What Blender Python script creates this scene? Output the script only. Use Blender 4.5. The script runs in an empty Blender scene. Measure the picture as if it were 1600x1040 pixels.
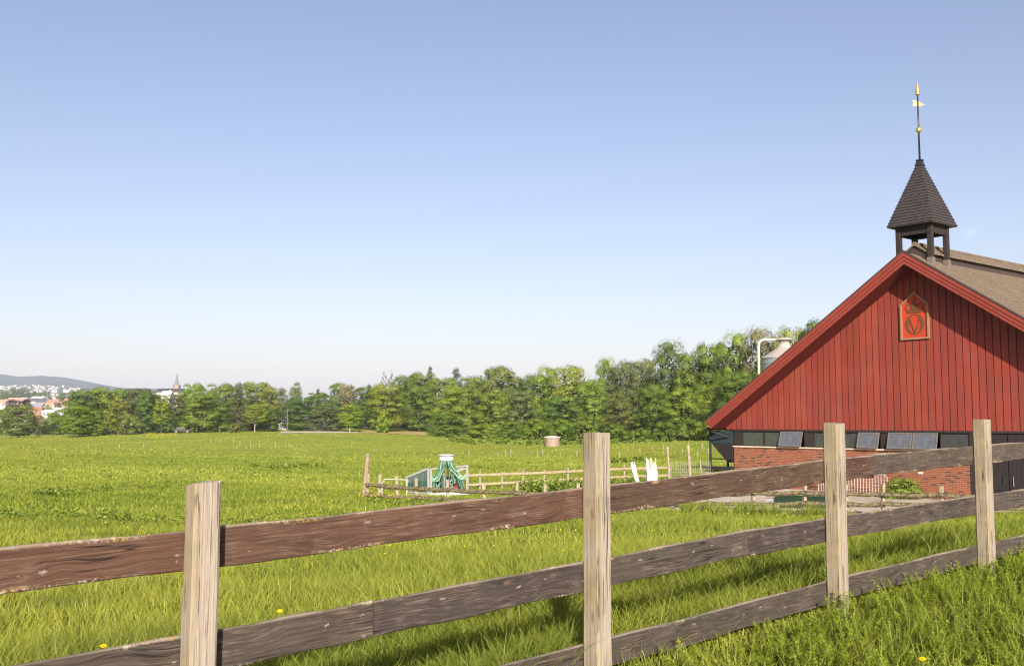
import bpy, math, random
import numpy as np
from mathutils import Vector, Matrix, Euler

rng = np.random.default_rng(7)
random.seed(7)
sc = bpy.context.scene
COL = sc.collection
R = math.radians

# ---------------------------------------------------------------- camera model (eye at the origin)
F = 1620.0
TH = math.atan(138 / F)
_c = np.array([0, math.cos(TH), math.sin(TH)])
_u = np.array([0, -math.sin(TH), math.cos(TH)])
_r = np.array([1.0, 0, 0])

def at(px, py, Y):
    """world point at depth Y seen at photo pixel (px, py): used to survey the place"""
    d = _c * F + _r * (px - 800) + _u * (520 - py)
    return d * Y / d[1]

def ax(px, Y, py=660):
    return float(at(px, py, Y)[0])

# ---------------------------------------------------------------- helpers
def tag(o, label=None, cat=None, group=None, kind=None):
    if label: o['label'] = label
    if cat: o['category'] = cat
    if group: o['group'] = group
    if kind: o['kind'] = kind
    return o

def empty(name, loc=(0, 0, 0), rz=0.0, label=None, cat=None, group=None):
    o = bpy.data.objects.new(name, None)
    COL.objects.link(o)
    o.location = loc
    o.rotation_euler = (0, 0, rz)
    o.empty_display_size = 0.1
    return tag(o, label, cat, group)

class MB:
    def __init__(s):
        s.v = []; s.f = []
    def quad(s, a, b, c, d):
        i = len(s.v); s.v += [tuple(a), tuple(b), tuple(c), tuple(d)]; s.f.append((i, i+1, i+2, i+3)); return s
    def poly(s, pts):
        i = len(s.v); s.v += [tuple(p) for p in pts]; s.f.append(tuple(range(i, i+len(pts)))); return s
    def hexa(s, b, t):
        """b,t: 4 bottom and 4 top points (ccw from above)"""
        i = len(s.v); s.v += [tuple(p) for p in b] + [tuple(p) for p in t]
        for q in ((3,2,1,0),(4,5,6,7),(0,1,5,4),(1,2,6,5),(2,3,7,6),(3,0,4,7)):
            s.f.append(tuple(i+k for k in q))
        return s
    def box(s, x0, x1, y0, y1, z0, z1):
        return s.hexa([(x0,y0,z0),(x1,y0,z0),(x1,y1,z0),(x0,y1,z0)], [(x0,y0,z1),(x1,y0,z1),(x1,y1,z1),(x0,y1,z1)])
    def prism(s, pts, off):
        """flat polygon (ccw seen against off) extruded by vector off"""
        n = len(pts); i = len(s.v)
        s.v += [tuple(p) for p in pts] + [tuple(np.array(p, float) + np.array(off, float)) for p in pts]
        s.f.append(tuple(range(i, i+n))[::-1]); s.f.append(tuple(range(i+n, i+2*n)))
        for k in range(n):
            s.f.append((i+k, i+(k+1)%n, i+n+(k+1)%n, i+n+k))
        return s
    def bar(s, a, b, w, h=None):
        """rectangular bar from a to b"""
        a = Vector(a); b = Vector(b); d = (b-a).normalized(); h = h or w
        up = Vector((0,0,1)) if abs(d.z) < 0.95 else Vector((0,1,0))
        x = d.cross(up).normalized(); y = x.cross(d).normalized()
        x *= w/2; y *= h/2
        return s.hexa([a-x-y, a+x-y, b+x-y, b-x-y], [a-x+y, a+x+y, b+x+y, b-x+y])
    def tube(s, path, rad, n=8, cap=True):
        P = [Vector(p) for p in path]; m = len(P)
        rad = rad if isinstance(rad, (list, tuple)) else [rad]*m
        i0 = len(s.v); ref = None
        for k, p in enumerate(P):
            d = (P[min(k+1, m-1)] - P[max(k-1, 0)]).normalized()
            if ref is None:
                ref = Vector((0,0,1)) if abs(d.z) < 0.9 else Vector((1,0,0))
            x = (ref - d*ref.dot(d)).normalized(); y = d.cross(x); ref = x
            for q in range(n):
                an = 2*math.pi*q/n
                s.v.append(tuple(p + (x*math.cos(an) + y*math.sin(an))*rad[k]))
        for k in range(m-1):
            for q in range(n):
                a = i0+k*n+q; b = i0+k*n+(q+1)%n
                s.f.append((a, b, b+n, a+n))
        if cap:
            s.f.append(tuple(i0+q for q in range(n))[::-1]); s.f.append(tuple(i0+(m-1)*n+q for q in range(n)))
        return s
    def lathe(s, prof, c=(0,0,0), n=24):
        i0 = len(s.v); m = len(prof)
        for r, z in prof:
            for q in range(n):
                an = 2*math.pi*q/n
                s.v.append((c[0]+r*math.cos(an), c[1]+r*math.sin(an), c[2]+z))
        for k in range(m-1):
            for q in range(n):
                a = i0+k*n+q; b = i0+k*n+(q+1)%n
                s.f.append((a, b, b+n, a+n))
        if prof[0][0] > 1e-4: s.f.append(tuple(i0+q for q in range(n))[::-1])
        if prof[-1][0] > 1e-4: s.f.append(tuple(i0+(m-1)*n+q for q in range(n)))
        return s
    def build(s, name, m, parent=None, smooth=False, loc=None, rot=None, bevel=0, color=None):
        me = bpy.data.meshes.new(name); me.from_pydata(s.v, [], s.f); me.update()
        if m: me.materials.append(m)
        if smooth:
            for p in me.polygons: p.use_smooth = True
        o = bpy.data.objects.new(name, me); COL.objects.link(o)
        if parent: o.parent = parent
        if loc is not None: o.location = loc
        if rot is not None: o.rotation_euler = rot
        if color: o.color = color
        if bevel:
            b = o.modifiers.new('edge', 'BEVEL'); b.width = bevel; b.segments = 2; b.limit_method = 'ANGLE'
        return o

def np_mesh(name, verts, quads, mats, col=None, midx=None, smooth=False, parent=None, nrm=None):
    me = bpy.data.meshes.new(name)
    nv, nf = len(verts), len(quads)
    me.vertices.add(nv); me.vertices.foreach_set('co', np.asarray(verts, np.float32).ravel())
    me.loops.add(nf*4); me.loops.foreach_set('vertex_index', np.asarray(quads, np.int32).ravel())
    me.polygons.add(nf); me.polygons.foreach_set('loop_start', np.arange(0, nf*4, 4, dtype=np.int32))
    me.polygons.foreach_set('use_smooth', np.full(nf, bool(smooth)))
    for m in mats: me.materials.append(m)
    if midx is not None: me.polygons.foreach_set('material_index', np.asarray(midx, np.int32))
    if col is not None:
        a = me.color_attributes.new('Col', 'FLOAT_COLOR', 'POINT')
        c = np.ones((nv, 4), np.float32); c[:, :3] = col
        a.data.foreach_set('color', c.ravel())
    me.update(calc_edges=True); me.validate()
    if nrm is not None:
        me.polygons.foreach_set('use_smooth', np.ones(nf, bool))
        me.normals_split_custom_set_from_vertices(np.asarray(nrm, np.float32).tolist())
    o = bpy.data.objects.new(name, me); COL.objects.link(o)
    if parent: o.parent = parent
    return o

# ---------------------------------------------------------------- node materials
class NT:
    def __init__(s, name):
        s.m = bpy.data.materials.new(name); s.m.use_nodes = True
        s.t = s.m.node_tree; s.t.nodes.clear()
        s.out = s.n('ShaderNodeOutputMaterial')
    def n(s, typ, **kw):
        x = s.t.nodes.new(typ)
        for k, v in kw.items():
            if k.startswith('i_'):
                key = k[2:]; key = int(key) if key.isdigit() else key.replace('_', ' ')
                s.set(x.inputs[key], v)
            else: setattr(x, k, v)
        return x
    def set(s, inp, v):
        if isinstance(v, bpy.types.NodeSocket): s.t.links.new(v, inp)
        elif isinstance(v, (tuple, list)) and len(v) == 3 and inp.type == 'RGBA': inp.default_value = (*v, 1)
        else: inp.default_value = v
    def coord(s, kind='Object', scale=(1,1,1), off=(0,0,0)):
        tc = s.n('ShaderNodeTexCoord')
        mp = s.n('ShaderNodeMapping'); s.set(mp.inputs['Vector'], tc.outputs[kind])
        mp.inputs['Scale'].default_value = scale; mp.inputs['Location'].default_value = off
        return mp.outputs[0]
    def pos(s, scale=(1,1,1)):
        g = s.n('ShaderNodeNewGeometry'); mp = s.n('ShaderNodeMapping'); s.set(mp.inputs['Vector'], g.outputs['Position'])
        mp.inputs['Scale'].default_value = scale
        return mp.outputs[0]
    def noise(s, vec, scale=5, detail=4, rough=.55, dist=0):
        x = s.n('ShaderNodeTexNoise'); s.set(x.inputs['Vector'], vec)
        x.inputs['Scale'].default_value = scale; x.inputs['Detail'].default_value = detail
        x.inputs['Roughness'].default_value = rough; x.inputs['Distortion'].default_value = dist
        return x.outputs['Fac']
    def ramp(s, fac, stops, interp='LINEAR'):
        x = s.n('ShaderNodeValToRGB'); s.set(x.inputs[0], fac); cr = x.color_ramp; cr.interpolation = interp
        while len(cr.elements) < len(stops): cr.elements.new(.5)
        for e, (p, c) in zip(cr.elements, stops):
            e.position = p; e.color = (*c, 1) if isinstance(c, (tuple, list)) else (c, c, c, 1)
        return x.outputs[0]
    def mix(s, fac, a, b, mode='MIX'):
        x = s.n('ShaderNodeMix', data_type='RGBA', blend_type=mode)
        s.set(x.inputs[0], fac); s.set(x.inputs[6], a); s.set(x.inputs[7], b)
        return x.outputs[2]
    def math(s, op, a, b=0.5, c=None):
        x = s.n('ShaderNodeMath', operation=op); s.set(x.inputs[0], a); s.set(x.inputs[1], b)
        if c is not None: s.set(x.inputs[2], c)
        return x.outputs[0]
    def sep(s, vec):
        x = s.n('ShaderNodeSeparateXYZ'); s.set(x.inputs[0], vec); return x.outputs
    def bump(s, h, strength=.3, dist=.02):
        x = s.n('ShaderNodeBump'); s.set(x.inputs['Height'], h)
        x.inputs['Strength'].default_value = strength; x.inputs['Distance'].default_value = dist
        return x.outputs[0]
    def princ(s, base, rough=.6, spec=.3, metal=0, normal=None, **kw):
        x = s.n('ShaderNodeBsdfPrincipled'); s.set(x.inputs['Base Color'], base); s.set(x.inputs['Roughness'], rough)
        s.set(x.inputs['Specular IOR Level'], spec); s.set(x.inputs['Metallic'], metal)
        if normal is not None: s.set(x.inputs['Normal'], normal)
        return x.outputs[0]
    def done(s, sh):
        s.t.links.new(sh, s.out.inputs[0]); return s.m

def simple(name, c, rough=.6, spec=.3, metal=0, var=.18, scale=8, bump=.1):
    t = NT(name); v = t.coord('Object')
    n1 = t.noise(v, scale, 5)
    dark = tuple(x*(1-var) for x in c); light = tuple(min(1, x*(1+var)) for x in c)
    col = t.ramp(n1, [(.3, dark), (.7, light)])
    return t.done(t.princ(col, rough, spec, metal, t.bump(n1, bump, .01)))

def leaf_mat(name, blossom=None):
    """foliage: object colour times per-leaf variation; light passes through the leaves"""
    t = NT(name)
    oi = t.n('ShaderNodeObjectInfo'); at_ = t.n('ShaderNodeAttribute', attribute_name='Col')
    c = t.mix(1.0, oi.outputs['Color'], at_.outputs['Color'], 'MULTIPLY')
    if blossom:
        c = blossom
    d = t.n('ShaderNodeBsdfDiffuse'); t.set(d.inputs[0], c)
    tr = t.n('ShaderNodeBsdfTranslucent'); t.set(tr.inputs[0], t.mix(1.0, c, (1.0, 1.0, .55), 'MULTIPLY'))
    g = t.n('ShaderNodeBsdfGlossy'); g.inputs['Roughness'].default_value = .45; t.set(g.inputs[0], (.8, .8, .8))
    m1 = t.n('ShaderNodeMixShader'); m1.inputs[0].default_value = .15
    t.t.links.new(d.outputs[0], m1.inputs[1]); t.t.links.new(tr.outputs[0], m1.inputs[2])
    m2 = t.n('ShaderNodeMixShader'); m2.inputs[0].default_value = .02
    t.t.links.new(m1.outputs[0], m2.inputs[1]); t.t.links.new(g.outputs[0], m2.inputs[2])
    return t.done(m2.outputs[0])

M = {}
M['leaf'] = leaf_mat('leaves')
M['blossom'] = leaf_mat('blossom', (.5, .42, .2))
def grass_mat():
    t = NT('grass_blades')
    a = t.n('ShaderNodeAttribute', attribute_name='Col'); s = t.n('ShaderNodeSeparateColor'); t.set(s.inputs[0], a.outputs['Color'])
    big = t.noise(t.pos(), .35, 3)
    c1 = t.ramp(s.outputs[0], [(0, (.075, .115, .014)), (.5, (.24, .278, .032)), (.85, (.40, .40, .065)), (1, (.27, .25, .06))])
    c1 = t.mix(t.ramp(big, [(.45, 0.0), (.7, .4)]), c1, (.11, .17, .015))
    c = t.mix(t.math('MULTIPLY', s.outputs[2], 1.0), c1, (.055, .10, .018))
    d = t.n('ShaderNodeBsdfDiffuse'); t.set(d.inputs[0], c)
    tr = t.n('ShaderNodeBsdfTranslucent'); t.set(tr.inputs[0], t.mix(1.0, c, (1.0, 1.0, .5), 'MULTIPLY'))
    g = t.n('ShaderNodeBsdfGlossy'); g.inputs['Roughness'].default_value = .5; t.set(g.inputs[0], (.75, .75, .6))
    m1 = t.n('ShaderNodeMixShader'); m1.inputs[0].default_value = .35
    t.t.links.new(d.outputs[0], m1.inputs[1]); t.t.links.new(tr.outputs[0], m1.inputs[2])
    m2 = t.n('ShaderNodeMixShader'); m2.inputs[0].default_value = .022
    t.t.links.new(m1.outputs[0], m2.inputs[1]); t.t.links.new(g.outputs[0], m2.inputs[2])
    return t.done(m2.outputs[0])
M['grass'] = grass_mat()

def ground_mat():
    t = NT('meadow')
    p = t.pos()
    n1 = t.noise(p, .022, 4, .6); n2 = t.noise(p, .16, 5, .6); n3 = t.noise(p, 1.6, 6, .7); n4 = t.noise(p, 6, 4, .7)
    c = t.ramp(n2, [(.32, (.20, .25, .027)), (.5, (.26, .295, .032)), (.68, (.32, .335, .045))])
    c = t.mix(t.ramp(n1, [(.42, 0.0), (.6, .75)]), c, (.30, .295, .03))
    c = t.mix(t.ramp(n3, [(.40, .5), (.55, 0.0)]), c, (.09, .15, .014))
    c = t.mix(t.ramp(n4, [(.62, 0.0), (.8, .35)]), c, (.3, .3, .05))
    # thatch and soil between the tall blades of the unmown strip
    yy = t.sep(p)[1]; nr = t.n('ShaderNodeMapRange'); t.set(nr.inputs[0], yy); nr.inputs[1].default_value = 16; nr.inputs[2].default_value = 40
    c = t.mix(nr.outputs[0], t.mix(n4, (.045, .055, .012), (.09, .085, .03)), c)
    # far beyond the wood the land is town and hillside: grey green
    y = t.sep(p)[1]
    far = t.n('ShaderNodeMapRange'); t.set(far.inputs[0], y); far.inputs[1].default_value = 480; far.inputs[2].default_value = 700
    c = t.mix(far.outputs[0], c, t.ramp(t.noise(p, .012, 5, .7), [(.4, (.04, .07, .02)), (.6, (.16, .16, .1))]))
    h = t.math('ADD', t.math('MULTIPLY', n3, 1.0), t.math('MULTIPLY', n4, .5))
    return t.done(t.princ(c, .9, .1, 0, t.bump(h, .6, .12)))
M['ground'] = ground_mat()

def rail_mat():
    t = NT('weathered_stained_board')
    oi = t.n('ShaderNodeObjectInfo')
    v = t.coord('Object', (1, 1, 1))
    off = t.n('ShaderNodeVectorMath', operation='ADD'); t.set(off.inputs[0], v)
    rv = t.n('ShaderNodeCombineXYZ'); t.set(rv.inputs[0], t.math('MULTIPLY', oi.outputs['Random'], 40)); t.set(rv.inputs[2], t.math('MULTIPLY', oi.outputs['Random'], 13))
    t.set(off.inputs[1], rv.outputs[0]); v2 = off.outputs[0]
    # knots bend the grain
    vo = t.n('ShaderNodeTexVoronoi', feature='F1'); mpk = t.n('ShaderNodeMapping'); t.set(mpk.inputs[0], v2); mpk.inputs['Scale'].default_value = (2.4, 1, 8)
    t.set(vo.inputs['Vector'], mpk.outputs[0]); vo.inputs['Scale'].default_value = 1.0
    kd = vo.outputs['Distance']
    warp = t.math('MULTIPLY', t.ramp(kd, [(.0, 1.0), (.10, .8), (.5, 0.0)]), .14)
    st = t.n('ShaderNodeMapping'); t.set(st.inputs[0], v2); st.inputs['Scale'].default_value = (1.6, 1, 62)
    wv = t.n('ShaderNodeVectorMath', operation='ADD'); t.set(wv.inputs[0], st.outputs[0])
    cb = t.n('ShaderNodeCombineXYZ'); t.set(cb.inputs[2], t.math('MULTIPLY', warp, 22)); t.set(wv.inputs[1], cb.outputs[0])
    grain = t.noise(wv.outputs[0], 1.6, 8, .72, .6)
    fine = t.noise(t.coord('Object', (6, 1, 240)), 1.0, 3, .6)
    patch = t.noise(v2, 5.5, 5, .65)
    base = oi.outputs['Color']
    dark = t.mix(1.0, base, (.45, .42, .42), 'MULTIPLY')
    light = t.mix(.45, base, (.30, .23, .18))
    c = t.mix(t.ramp(grain, [(.36, 0.0), (.60, 1.0)]), dark, base)
    c = t.mix(t.ramp(grain, [(.60, 0.0), (.72, .75)]), c, light)
    c = t.mix(t.math('MULTIPLY', t.ramp(fine, [(.5, 0.0), (.62, .4)]), t.ramp(patch, [(.45, 0.0), (.6, 1.0)])), c, (.27, .20, .15))
    # bare knots
    knot = t.math('MULTIPLY', t.ramp(kd, [(.05, 1.0), (.10, 0.0)]), t.ramp(t.noise(v2, 1.7, 1), [(.42, 0.0), (.48, 1.0)]))
    c = t.mix(t.math('MULTIPLY', knot, .75), c, (.30, .175, .10))
    ring = t.math('MULTIPLY', t.ramp(t.math('ABSOLUTE', t.math('SUBTRACT', kd, .16)), [(.01, 1.0), (.04, 0.0)]), .5)
    c = t.mix(ring, c, t.mix(.5, c, (.02, .014, .012)))
    split = t.math('MULTIPLY', t.ramp(t.math('ABSOLUTE', t.math('SUBTRACT', t.noise(wv.outputs[0], .5, 2, .5, .2), .5)), [(.004, 1.0), (.016, 0.0)]), t.ramp(t.noise(v2, 1.3, 2), [(.48, 0.0), (.54, .9)]))
    c = t.mix(split, c, (.012, .009, .008))
    # flaked paint
    fl = t.math('MULTIPLY', t.ramp(t.noise(t.coord('Object', (1, 1, 2.2)), 9, 6, .75), [(.64, 0.0), (.68, 1.0)]), .65)
    c = t.mix(fl, c, (.33, .28, .24))
    # worn arris along the top edge, its sunlit lightness painted into the colour
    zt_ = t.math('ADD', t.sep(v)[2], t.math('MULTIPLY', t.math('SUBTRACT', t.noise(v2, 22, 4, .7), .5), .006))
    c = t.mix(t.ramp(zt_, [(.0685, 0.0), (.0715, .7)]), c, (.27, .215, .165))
    # lichen along both edges
    z = t.math('ABSOLUTE', t.sep(v)[2])
    lz = t.math('ADD', t.math('MULTIPLY', z, 13.3), t.math('MULTIPLY', t.math('SUBTRACT', t.noise(v2, 3.0, 2), .5), 1.1))
    lich = t.math('MULTIPLY', t.math('MULTIPLY', t.ramp(lz, [(.84, 0.0), (1.02, 1.0)]), t.ramp(t.noise(v2, 2.6, 3, .6), [(.5, 0.0), (.6, 1.0)])), t.ramp(t.noise(v2, 60, 5, .75), [(.47, 0.0), (.56, .9)]))
    c = t.mix(lich, c, t.ramp(t.noise(v2, 12, 2), [(.45, (.44, .39, .29)), (.62, (.38, .27, .08))]))
    h = t.math('ADD', grain, t.math('MULTIPLY', lich, .6))
    return t.done(t.princ(c, .8, .2, 0, t.bump(h, .45, .006)))
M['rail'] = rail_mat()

def post_mat():
    t = NT('bleached_post_wood')
    oi = t.n('ShaderNodeObjectInfo')
    v = t.coord('Object')
    off = t.n('ShaderNodeVectorMath', operation='ADD'); t.set(off.inputs[0], v)
    rv = t.n('ShaderNodeCombineXYZ'); t.set(rv.inputs[2], t.math('MULTIPLY', oi.outputs['Random'], 30)); t.set(off.inputs[1], rv.outputs[0])
    v2 = off.outputs[0]
    mp = t.n('ShaderNodeMapping'); t.set(mp.inputs[0], v2); mp.inputs['Scale'].default_value = (48, 48, 1.7)
    grain = t.noise(mp.outputs[0], 1.2, 7, .7, .5)
    mp2 = t.n('ShaderNodeMapping'); t.set(mp2.inputs[0], v2); mp2.inputs['Scale'].default_value = (110, 110, 3.2)
    fine = t.noise(mp2.outputs[0], 1.0, 4, .7, .3)
    c = t.ramp(grain, [(.28, (.19, .155, .122)), (.45, (.265, .224, .182)), (.58, (.325, .282, .235)), (.74, (.275, .238, .196))])
    c = t.mix(t.ramp(fine, [(.54, 0.0), (.66, .7)]), c, (.15, .105, .07))
    blot = t.noise(v2, 9, 5, .7)
    c = t.mix(t.ramp(blot, [(.58, 0.0), (.75, .35)]), c, (.30, .23, .15))
    # green-ochre algae on the side away from the midday sun (local -x) and the edges near it
    x = t.sep(v)[0]
    al = t.math('MULTIPLY', t.ramp(t.math('ADD', t.math('MULTIPLY', x, -14), t.math('MULTIPLY', t.noise(mp.outputs[0], .6, 4), .9)), [(.85, 0.0), (1.2, 1.0)]), t.ramp(t.noise(v2, 3.5, 4), [(.35, .25), (.65, .8)]))
    c = t.mix(al, c, t.ramp(t.noise(v2, 14, 3), [(.4, (.17, .14, .075)), (.6, (.24, .19, .10))]))
    # lichen near the top
    z = t.sep(v)[2]
    top = t.math('MULTIPLY', t.ramp(t.math('ADD', z, t.math('MULTIPLY', t.noise(v2, 16, 4), .12)), [(1.14, 0.0), (1.26, 1.0)]), t.ramp(t.noise(v2, 45, 4, .7), [(.47, 0.0), (.56, .9)]))
    c = t.mix(top, c, t.ramp(t.noise(v2, 30, 2), [(.45, (.42, .25, .07)), (.6, (.5, .46, .36))]))
    # a few knots
    vo = t.n('ShaderNodeTexVoronoi', feature='F1'); mpk = t.n('ShaderNodeMapping'); t.set(mpk.inputs[0], v2); mpk.inputs['Scale'].default_value = (9, 9, 3.3)
    t.set(vo.inputs['Vector'], mpk.outputs[0]); vo.inputs['Scale'].default_value = 1.0
    c = t.mix(t.ramp(vo.outputs['Distance'], [(.06, .8), (.13, 0.0)]), c, (.16, .10, .06))
    mpc = t.n('ShaderNodeMapping'); t.set(mpc.inputs[0], v2); mpc.inputs['Scale'].default_value = (42, 42, .8)
    crk = t.noise(mpc.outputs[0], 1.0, 3, .5, .25)
    line = t.math('MULTIPLY', t.ramp(t.math('ABSOLUTE', t.math('SUBTRACT', crk, .5)), [(.006, 1.0), (.022, 0.0)]), t.ramp(t.noise(v2, 4, 2), [(.47, 0.0), (.55, 1.0)]))
    c = t.mix(t.math('MULTIPLY', line, .85), c, (.06, .042, .03))
    return t.done(t.princ(c, .85, .15, 0, t.bump(t.math('SUBTRACT', t.math('ADD', grain, fine), line), .6, .004)))
M['post'] = post_mat()

def mossy_mat():
    t = NT('mossy_old_rail')
    v = t.coord('Object'); n = t.noise(v, 9, 6, .75); n2 = t.noise(v, 2.2, 4, .6)
    c = t.ramp(n, [(.38, (.035, .028, .022)), (.52, (.11, .085, .06)), (.68, (.26, .22, .16))])
    c = t.mix(t.ramp(n2, [(.5, 0.0), (.66, .6)]), c, (.16, .15, .045))
    return t.done(t.princ(c, .9, .1, 0, t.bump(n, .6, .02)))
M['mossy'] = mossy_mat()

def red_mat(name, c):
    t = NT(name); v = t.coord('Object')
    n = t.noise(t.coord('Object', (22, 22, .7)), 1, 5, .65); n2 = t.noise(v, .7, 5, .6)
    a = t.n('ShaderNodeAttribute', attribute_name='Col')
    k = t.ramp(n, [(.3, tuple(x*.82 for x in c)), (.7, tuple(min(1, x*1.14) for x in c))])
    k = t.mix(t.ramp(n2, [(.45, 0.0), (.7, .35)]), k, tuple(min(1, x*1.25+.012) for x in c))
    return t, k, n
def red_board():
    t, k, n = red_mat('red_painted_boards', (.198, .037, .025))
    a = t.n('ShaderNodeAttribute', attribute_name='Col')
    k = t.mix(1.0, k, a.outputs['Color'], 'MULTIPLY')
    return t.done(t.princ(k, .62, .25, 0, t.bump(n, .2, .01)))
M['red'] = red_board()
t_, k_, n_ = red_mat('red_painted_trim', (.198, .037, .025))
M['redtrim'] = t_.done(t_.princ(k_, .6, .25, 0, t_.bump(n_, .15, .01)))
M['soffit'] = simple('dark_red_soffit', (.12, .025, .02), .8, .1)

def brick_mat():
    t = NT('orange_red_brickwork')
    tc = t.n('ShaderNodeTexCoord'); s = t.sep(tc.outputs['Object'])
    v = t.n('ShaderNodeCombineXYZ'); t.set(v.inputs[0], t.math('ADD', s[0], s[1])); t.set(v.inputs[1], s[2])
    b = t.n('ShaderNodeTexBrick'); t.set(b.inputs['Vector'], v.outputs[0])
    b.inputs['Scale'].default_value = 1; b.inputs['Mortar Size'].default_value = .006; b.inputs['Mortar Smooth'].default_value = .2
    b.inputs['Brick Width'].default_value = .255; b.inputs['Row Height'].default_value = .077; b.inputs['Bias'].default_value = -.15
    t.set(b.inputs['Color1'], (.235, .075, .036)); t.set(b.inputs['Color2'], (.15, .046, .026)); t.set(b.inputs['Mortar'], (.25, .185, .135))
    # a scatter of burnt headers and stretchers
    b2 = t.n('ShaderNodeTexBrick'); t.set(b2.inputs['Vector'], v.outputs[0])
    b2.inputs['Scale'].default_value = 1; b2.inputs['Mortar Size'].default_value = .006; b2.inputs['Brick Width'].default_value = .255; b2.inputs['Row Height'].default_value = .077
    b2.inputs['Bias'].default_value = 0
    t.set(b2.inputs['Color1'], (0, 0, 0)); t.set(b2.inputs['Color2'], (1, 1, 1)); t.set(b2.inputs['Mortar'], (0, 0, 0))
    dk = t.ramp(b2.outputs['Color'], [(.86, 0.0), (.88, .85)])
    c = t.mix(dk, b.outputs['Color'], (.055, .035, .035))
    return t.done(t.princ(c, .85, .15, 0, t.bump(b.outputs['Fac'], -.3, .01)))
M['brick'] = brick_mat()

def tile_mat():
    t = NT('weathered_brown_roof_tiles')
    v = t.coord('Object'); n = t.noise(v, 1.1, 6, .7); n2 = t.noise(v, 9, 5, .75)
    s = t.sep(v); wv = t.math('SINE', t.math('MULTIPLY', s[1], 2*math.pi/.3))
    c = t.ramp(n2, [(.3, (.075, .056, .042)), (.5, (.145, .108, .077)), (.7, (.22, .175, .13))])
    c = t.mix(t.ramp(n, [(.45, 0.0), (.7, .5)]), c, (.19, .15, .11))
    return t.done(t.princ(c, .85, .15, 0, t.bump(t.math('ADD', wv, t.math('MULTIPLY', n2, .6)), .5, .03)))
M['tile'] = tile_mat()
def slate_mat():
    t = NT('dark_spire_shingles'); v = t.coord('Object')
    n = t.noise(v, 7, 6, .75); n2 = t.noise(v, 26, 3, .6)
    c = t.ramp(n, [(.35, (.028, .025, .026)), (.7, (.06, .051, .049))])
    c = t.mix(t.ramp(n2, [(.72, 0.0), (.76, .8)]), c, (.4, .35, .3))
    return t.done(t.princ(c, .6, .35, 0, t.bump(n, .3, .02)))
M['slate'] = slate_mat()
M['black'] = simple('black_stained_timber', (.022, .018, .018), .6, .3, 0, .3, 14)
M['brownblack'] = simple('dark_brown_timber', (.026, .019, .018), .65, .3, 0, .3, 10)
M['flash'] = simple('dark_verge_metal', (.05, .035, .03), .5, .4)
M['sill'] = simple('pale_window_sill', (.55, .42, .32), .7, .2)
M['inside'] = simple('dark_barn_interior', (.02, .02, .02), .9, .1)
M['gold'] = simple('gilded_metal', (.75, .52, .2), .38, .5, .85, .12, 30)
M['iron'] = simple('black_iron', (.018, .018, .022), .45, .5)
M['steel'] = simple('galvanised_steel', (.21, .22, .21), .6, .3, 0, .15, 12)
M['teal'] = simple('dark_teal_steel', (.022, .036, .04), .7, .15, 0, .25, 4)
M['white'] = simple('white_plastic', (.6, .6, .57), .5, .4, 0, .06, 6)
M['cream'] = simple('cream_pipe_paint', (.52, .49, .36), .45, .4)
M['silo'] = simple('pale_silo_sheet', (.34, .30, .27), .5, .4, 0, .12, 3)
M['silobody'] = simple('grey_silo_body', (.19, .21, .22), .5, .4, 0, .2, 3)
M['hose'] = simple('green_rubber_hose', (.08, .21, .15), .5, .4, 0, .3, 20)
M['hosedark'] = simple('dark_green_hose', (.025, .06, .048), .5, .4, 0, .3, 20)
M['palehose'] = simple('pale_green_rubber', (.26, .38, .27), .5)
M['rust'] = simple('dark_red_pump', (.14, .03, .02), .6, .3)
M['concrete'] = simple('grey_concrete', (.27, .20, .165), .9, .1, 0, .2, 3, .3)
M['lid'] = simple('pale_lid', (.55, .48, .42), .8, .2)
M['lightwood'] = simple('sunbleached_fence_wood', (.27, .225, .155), .85, .1, 0, .3, 7, .3)
M['greywood'] = simple('grey_brown_pole_wood', (.27, .20, .145), .85, .1, 0, .3, 7, .3)
M['wire'] = simple('galvanised_wire', (.45, .44, .42), .5, .4, .5)
M['trough'] = simple('dark_green_trough', (.016, .032, .02), .8, .1)
M['yellow'] = simple('yellow_petals', (.75, .52, .01), .7, .1)
M['bark'] = simple('tree_bark', (.16, .13, .10), .9, .1, 0, .4, 3, .5)
M['palebark'] = simple('pale_bark', (.42, .38, .31), .9, .1, 0, .3, 3, .4)
M['housewall'] = None
def objcol(name, rough=.8):
    t = NT(name); oi = t.n('ShaderNodeObjectInfo'); v = t.coord('Object')
    c = t.mix(t.ramp(t.noise(v, .5, 4), [(.4, 0.0), (.7, .18)]), oi.outputs['Color'], (.1, .09, .08))
    return t.done(t.princ(c, rough, .2))
M['objcol'] = objcol('painted_surface')
M['carpaint'] = simple('black_car_paint', (.015, .015, .018), .25, .6, 0, .05)
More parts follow.
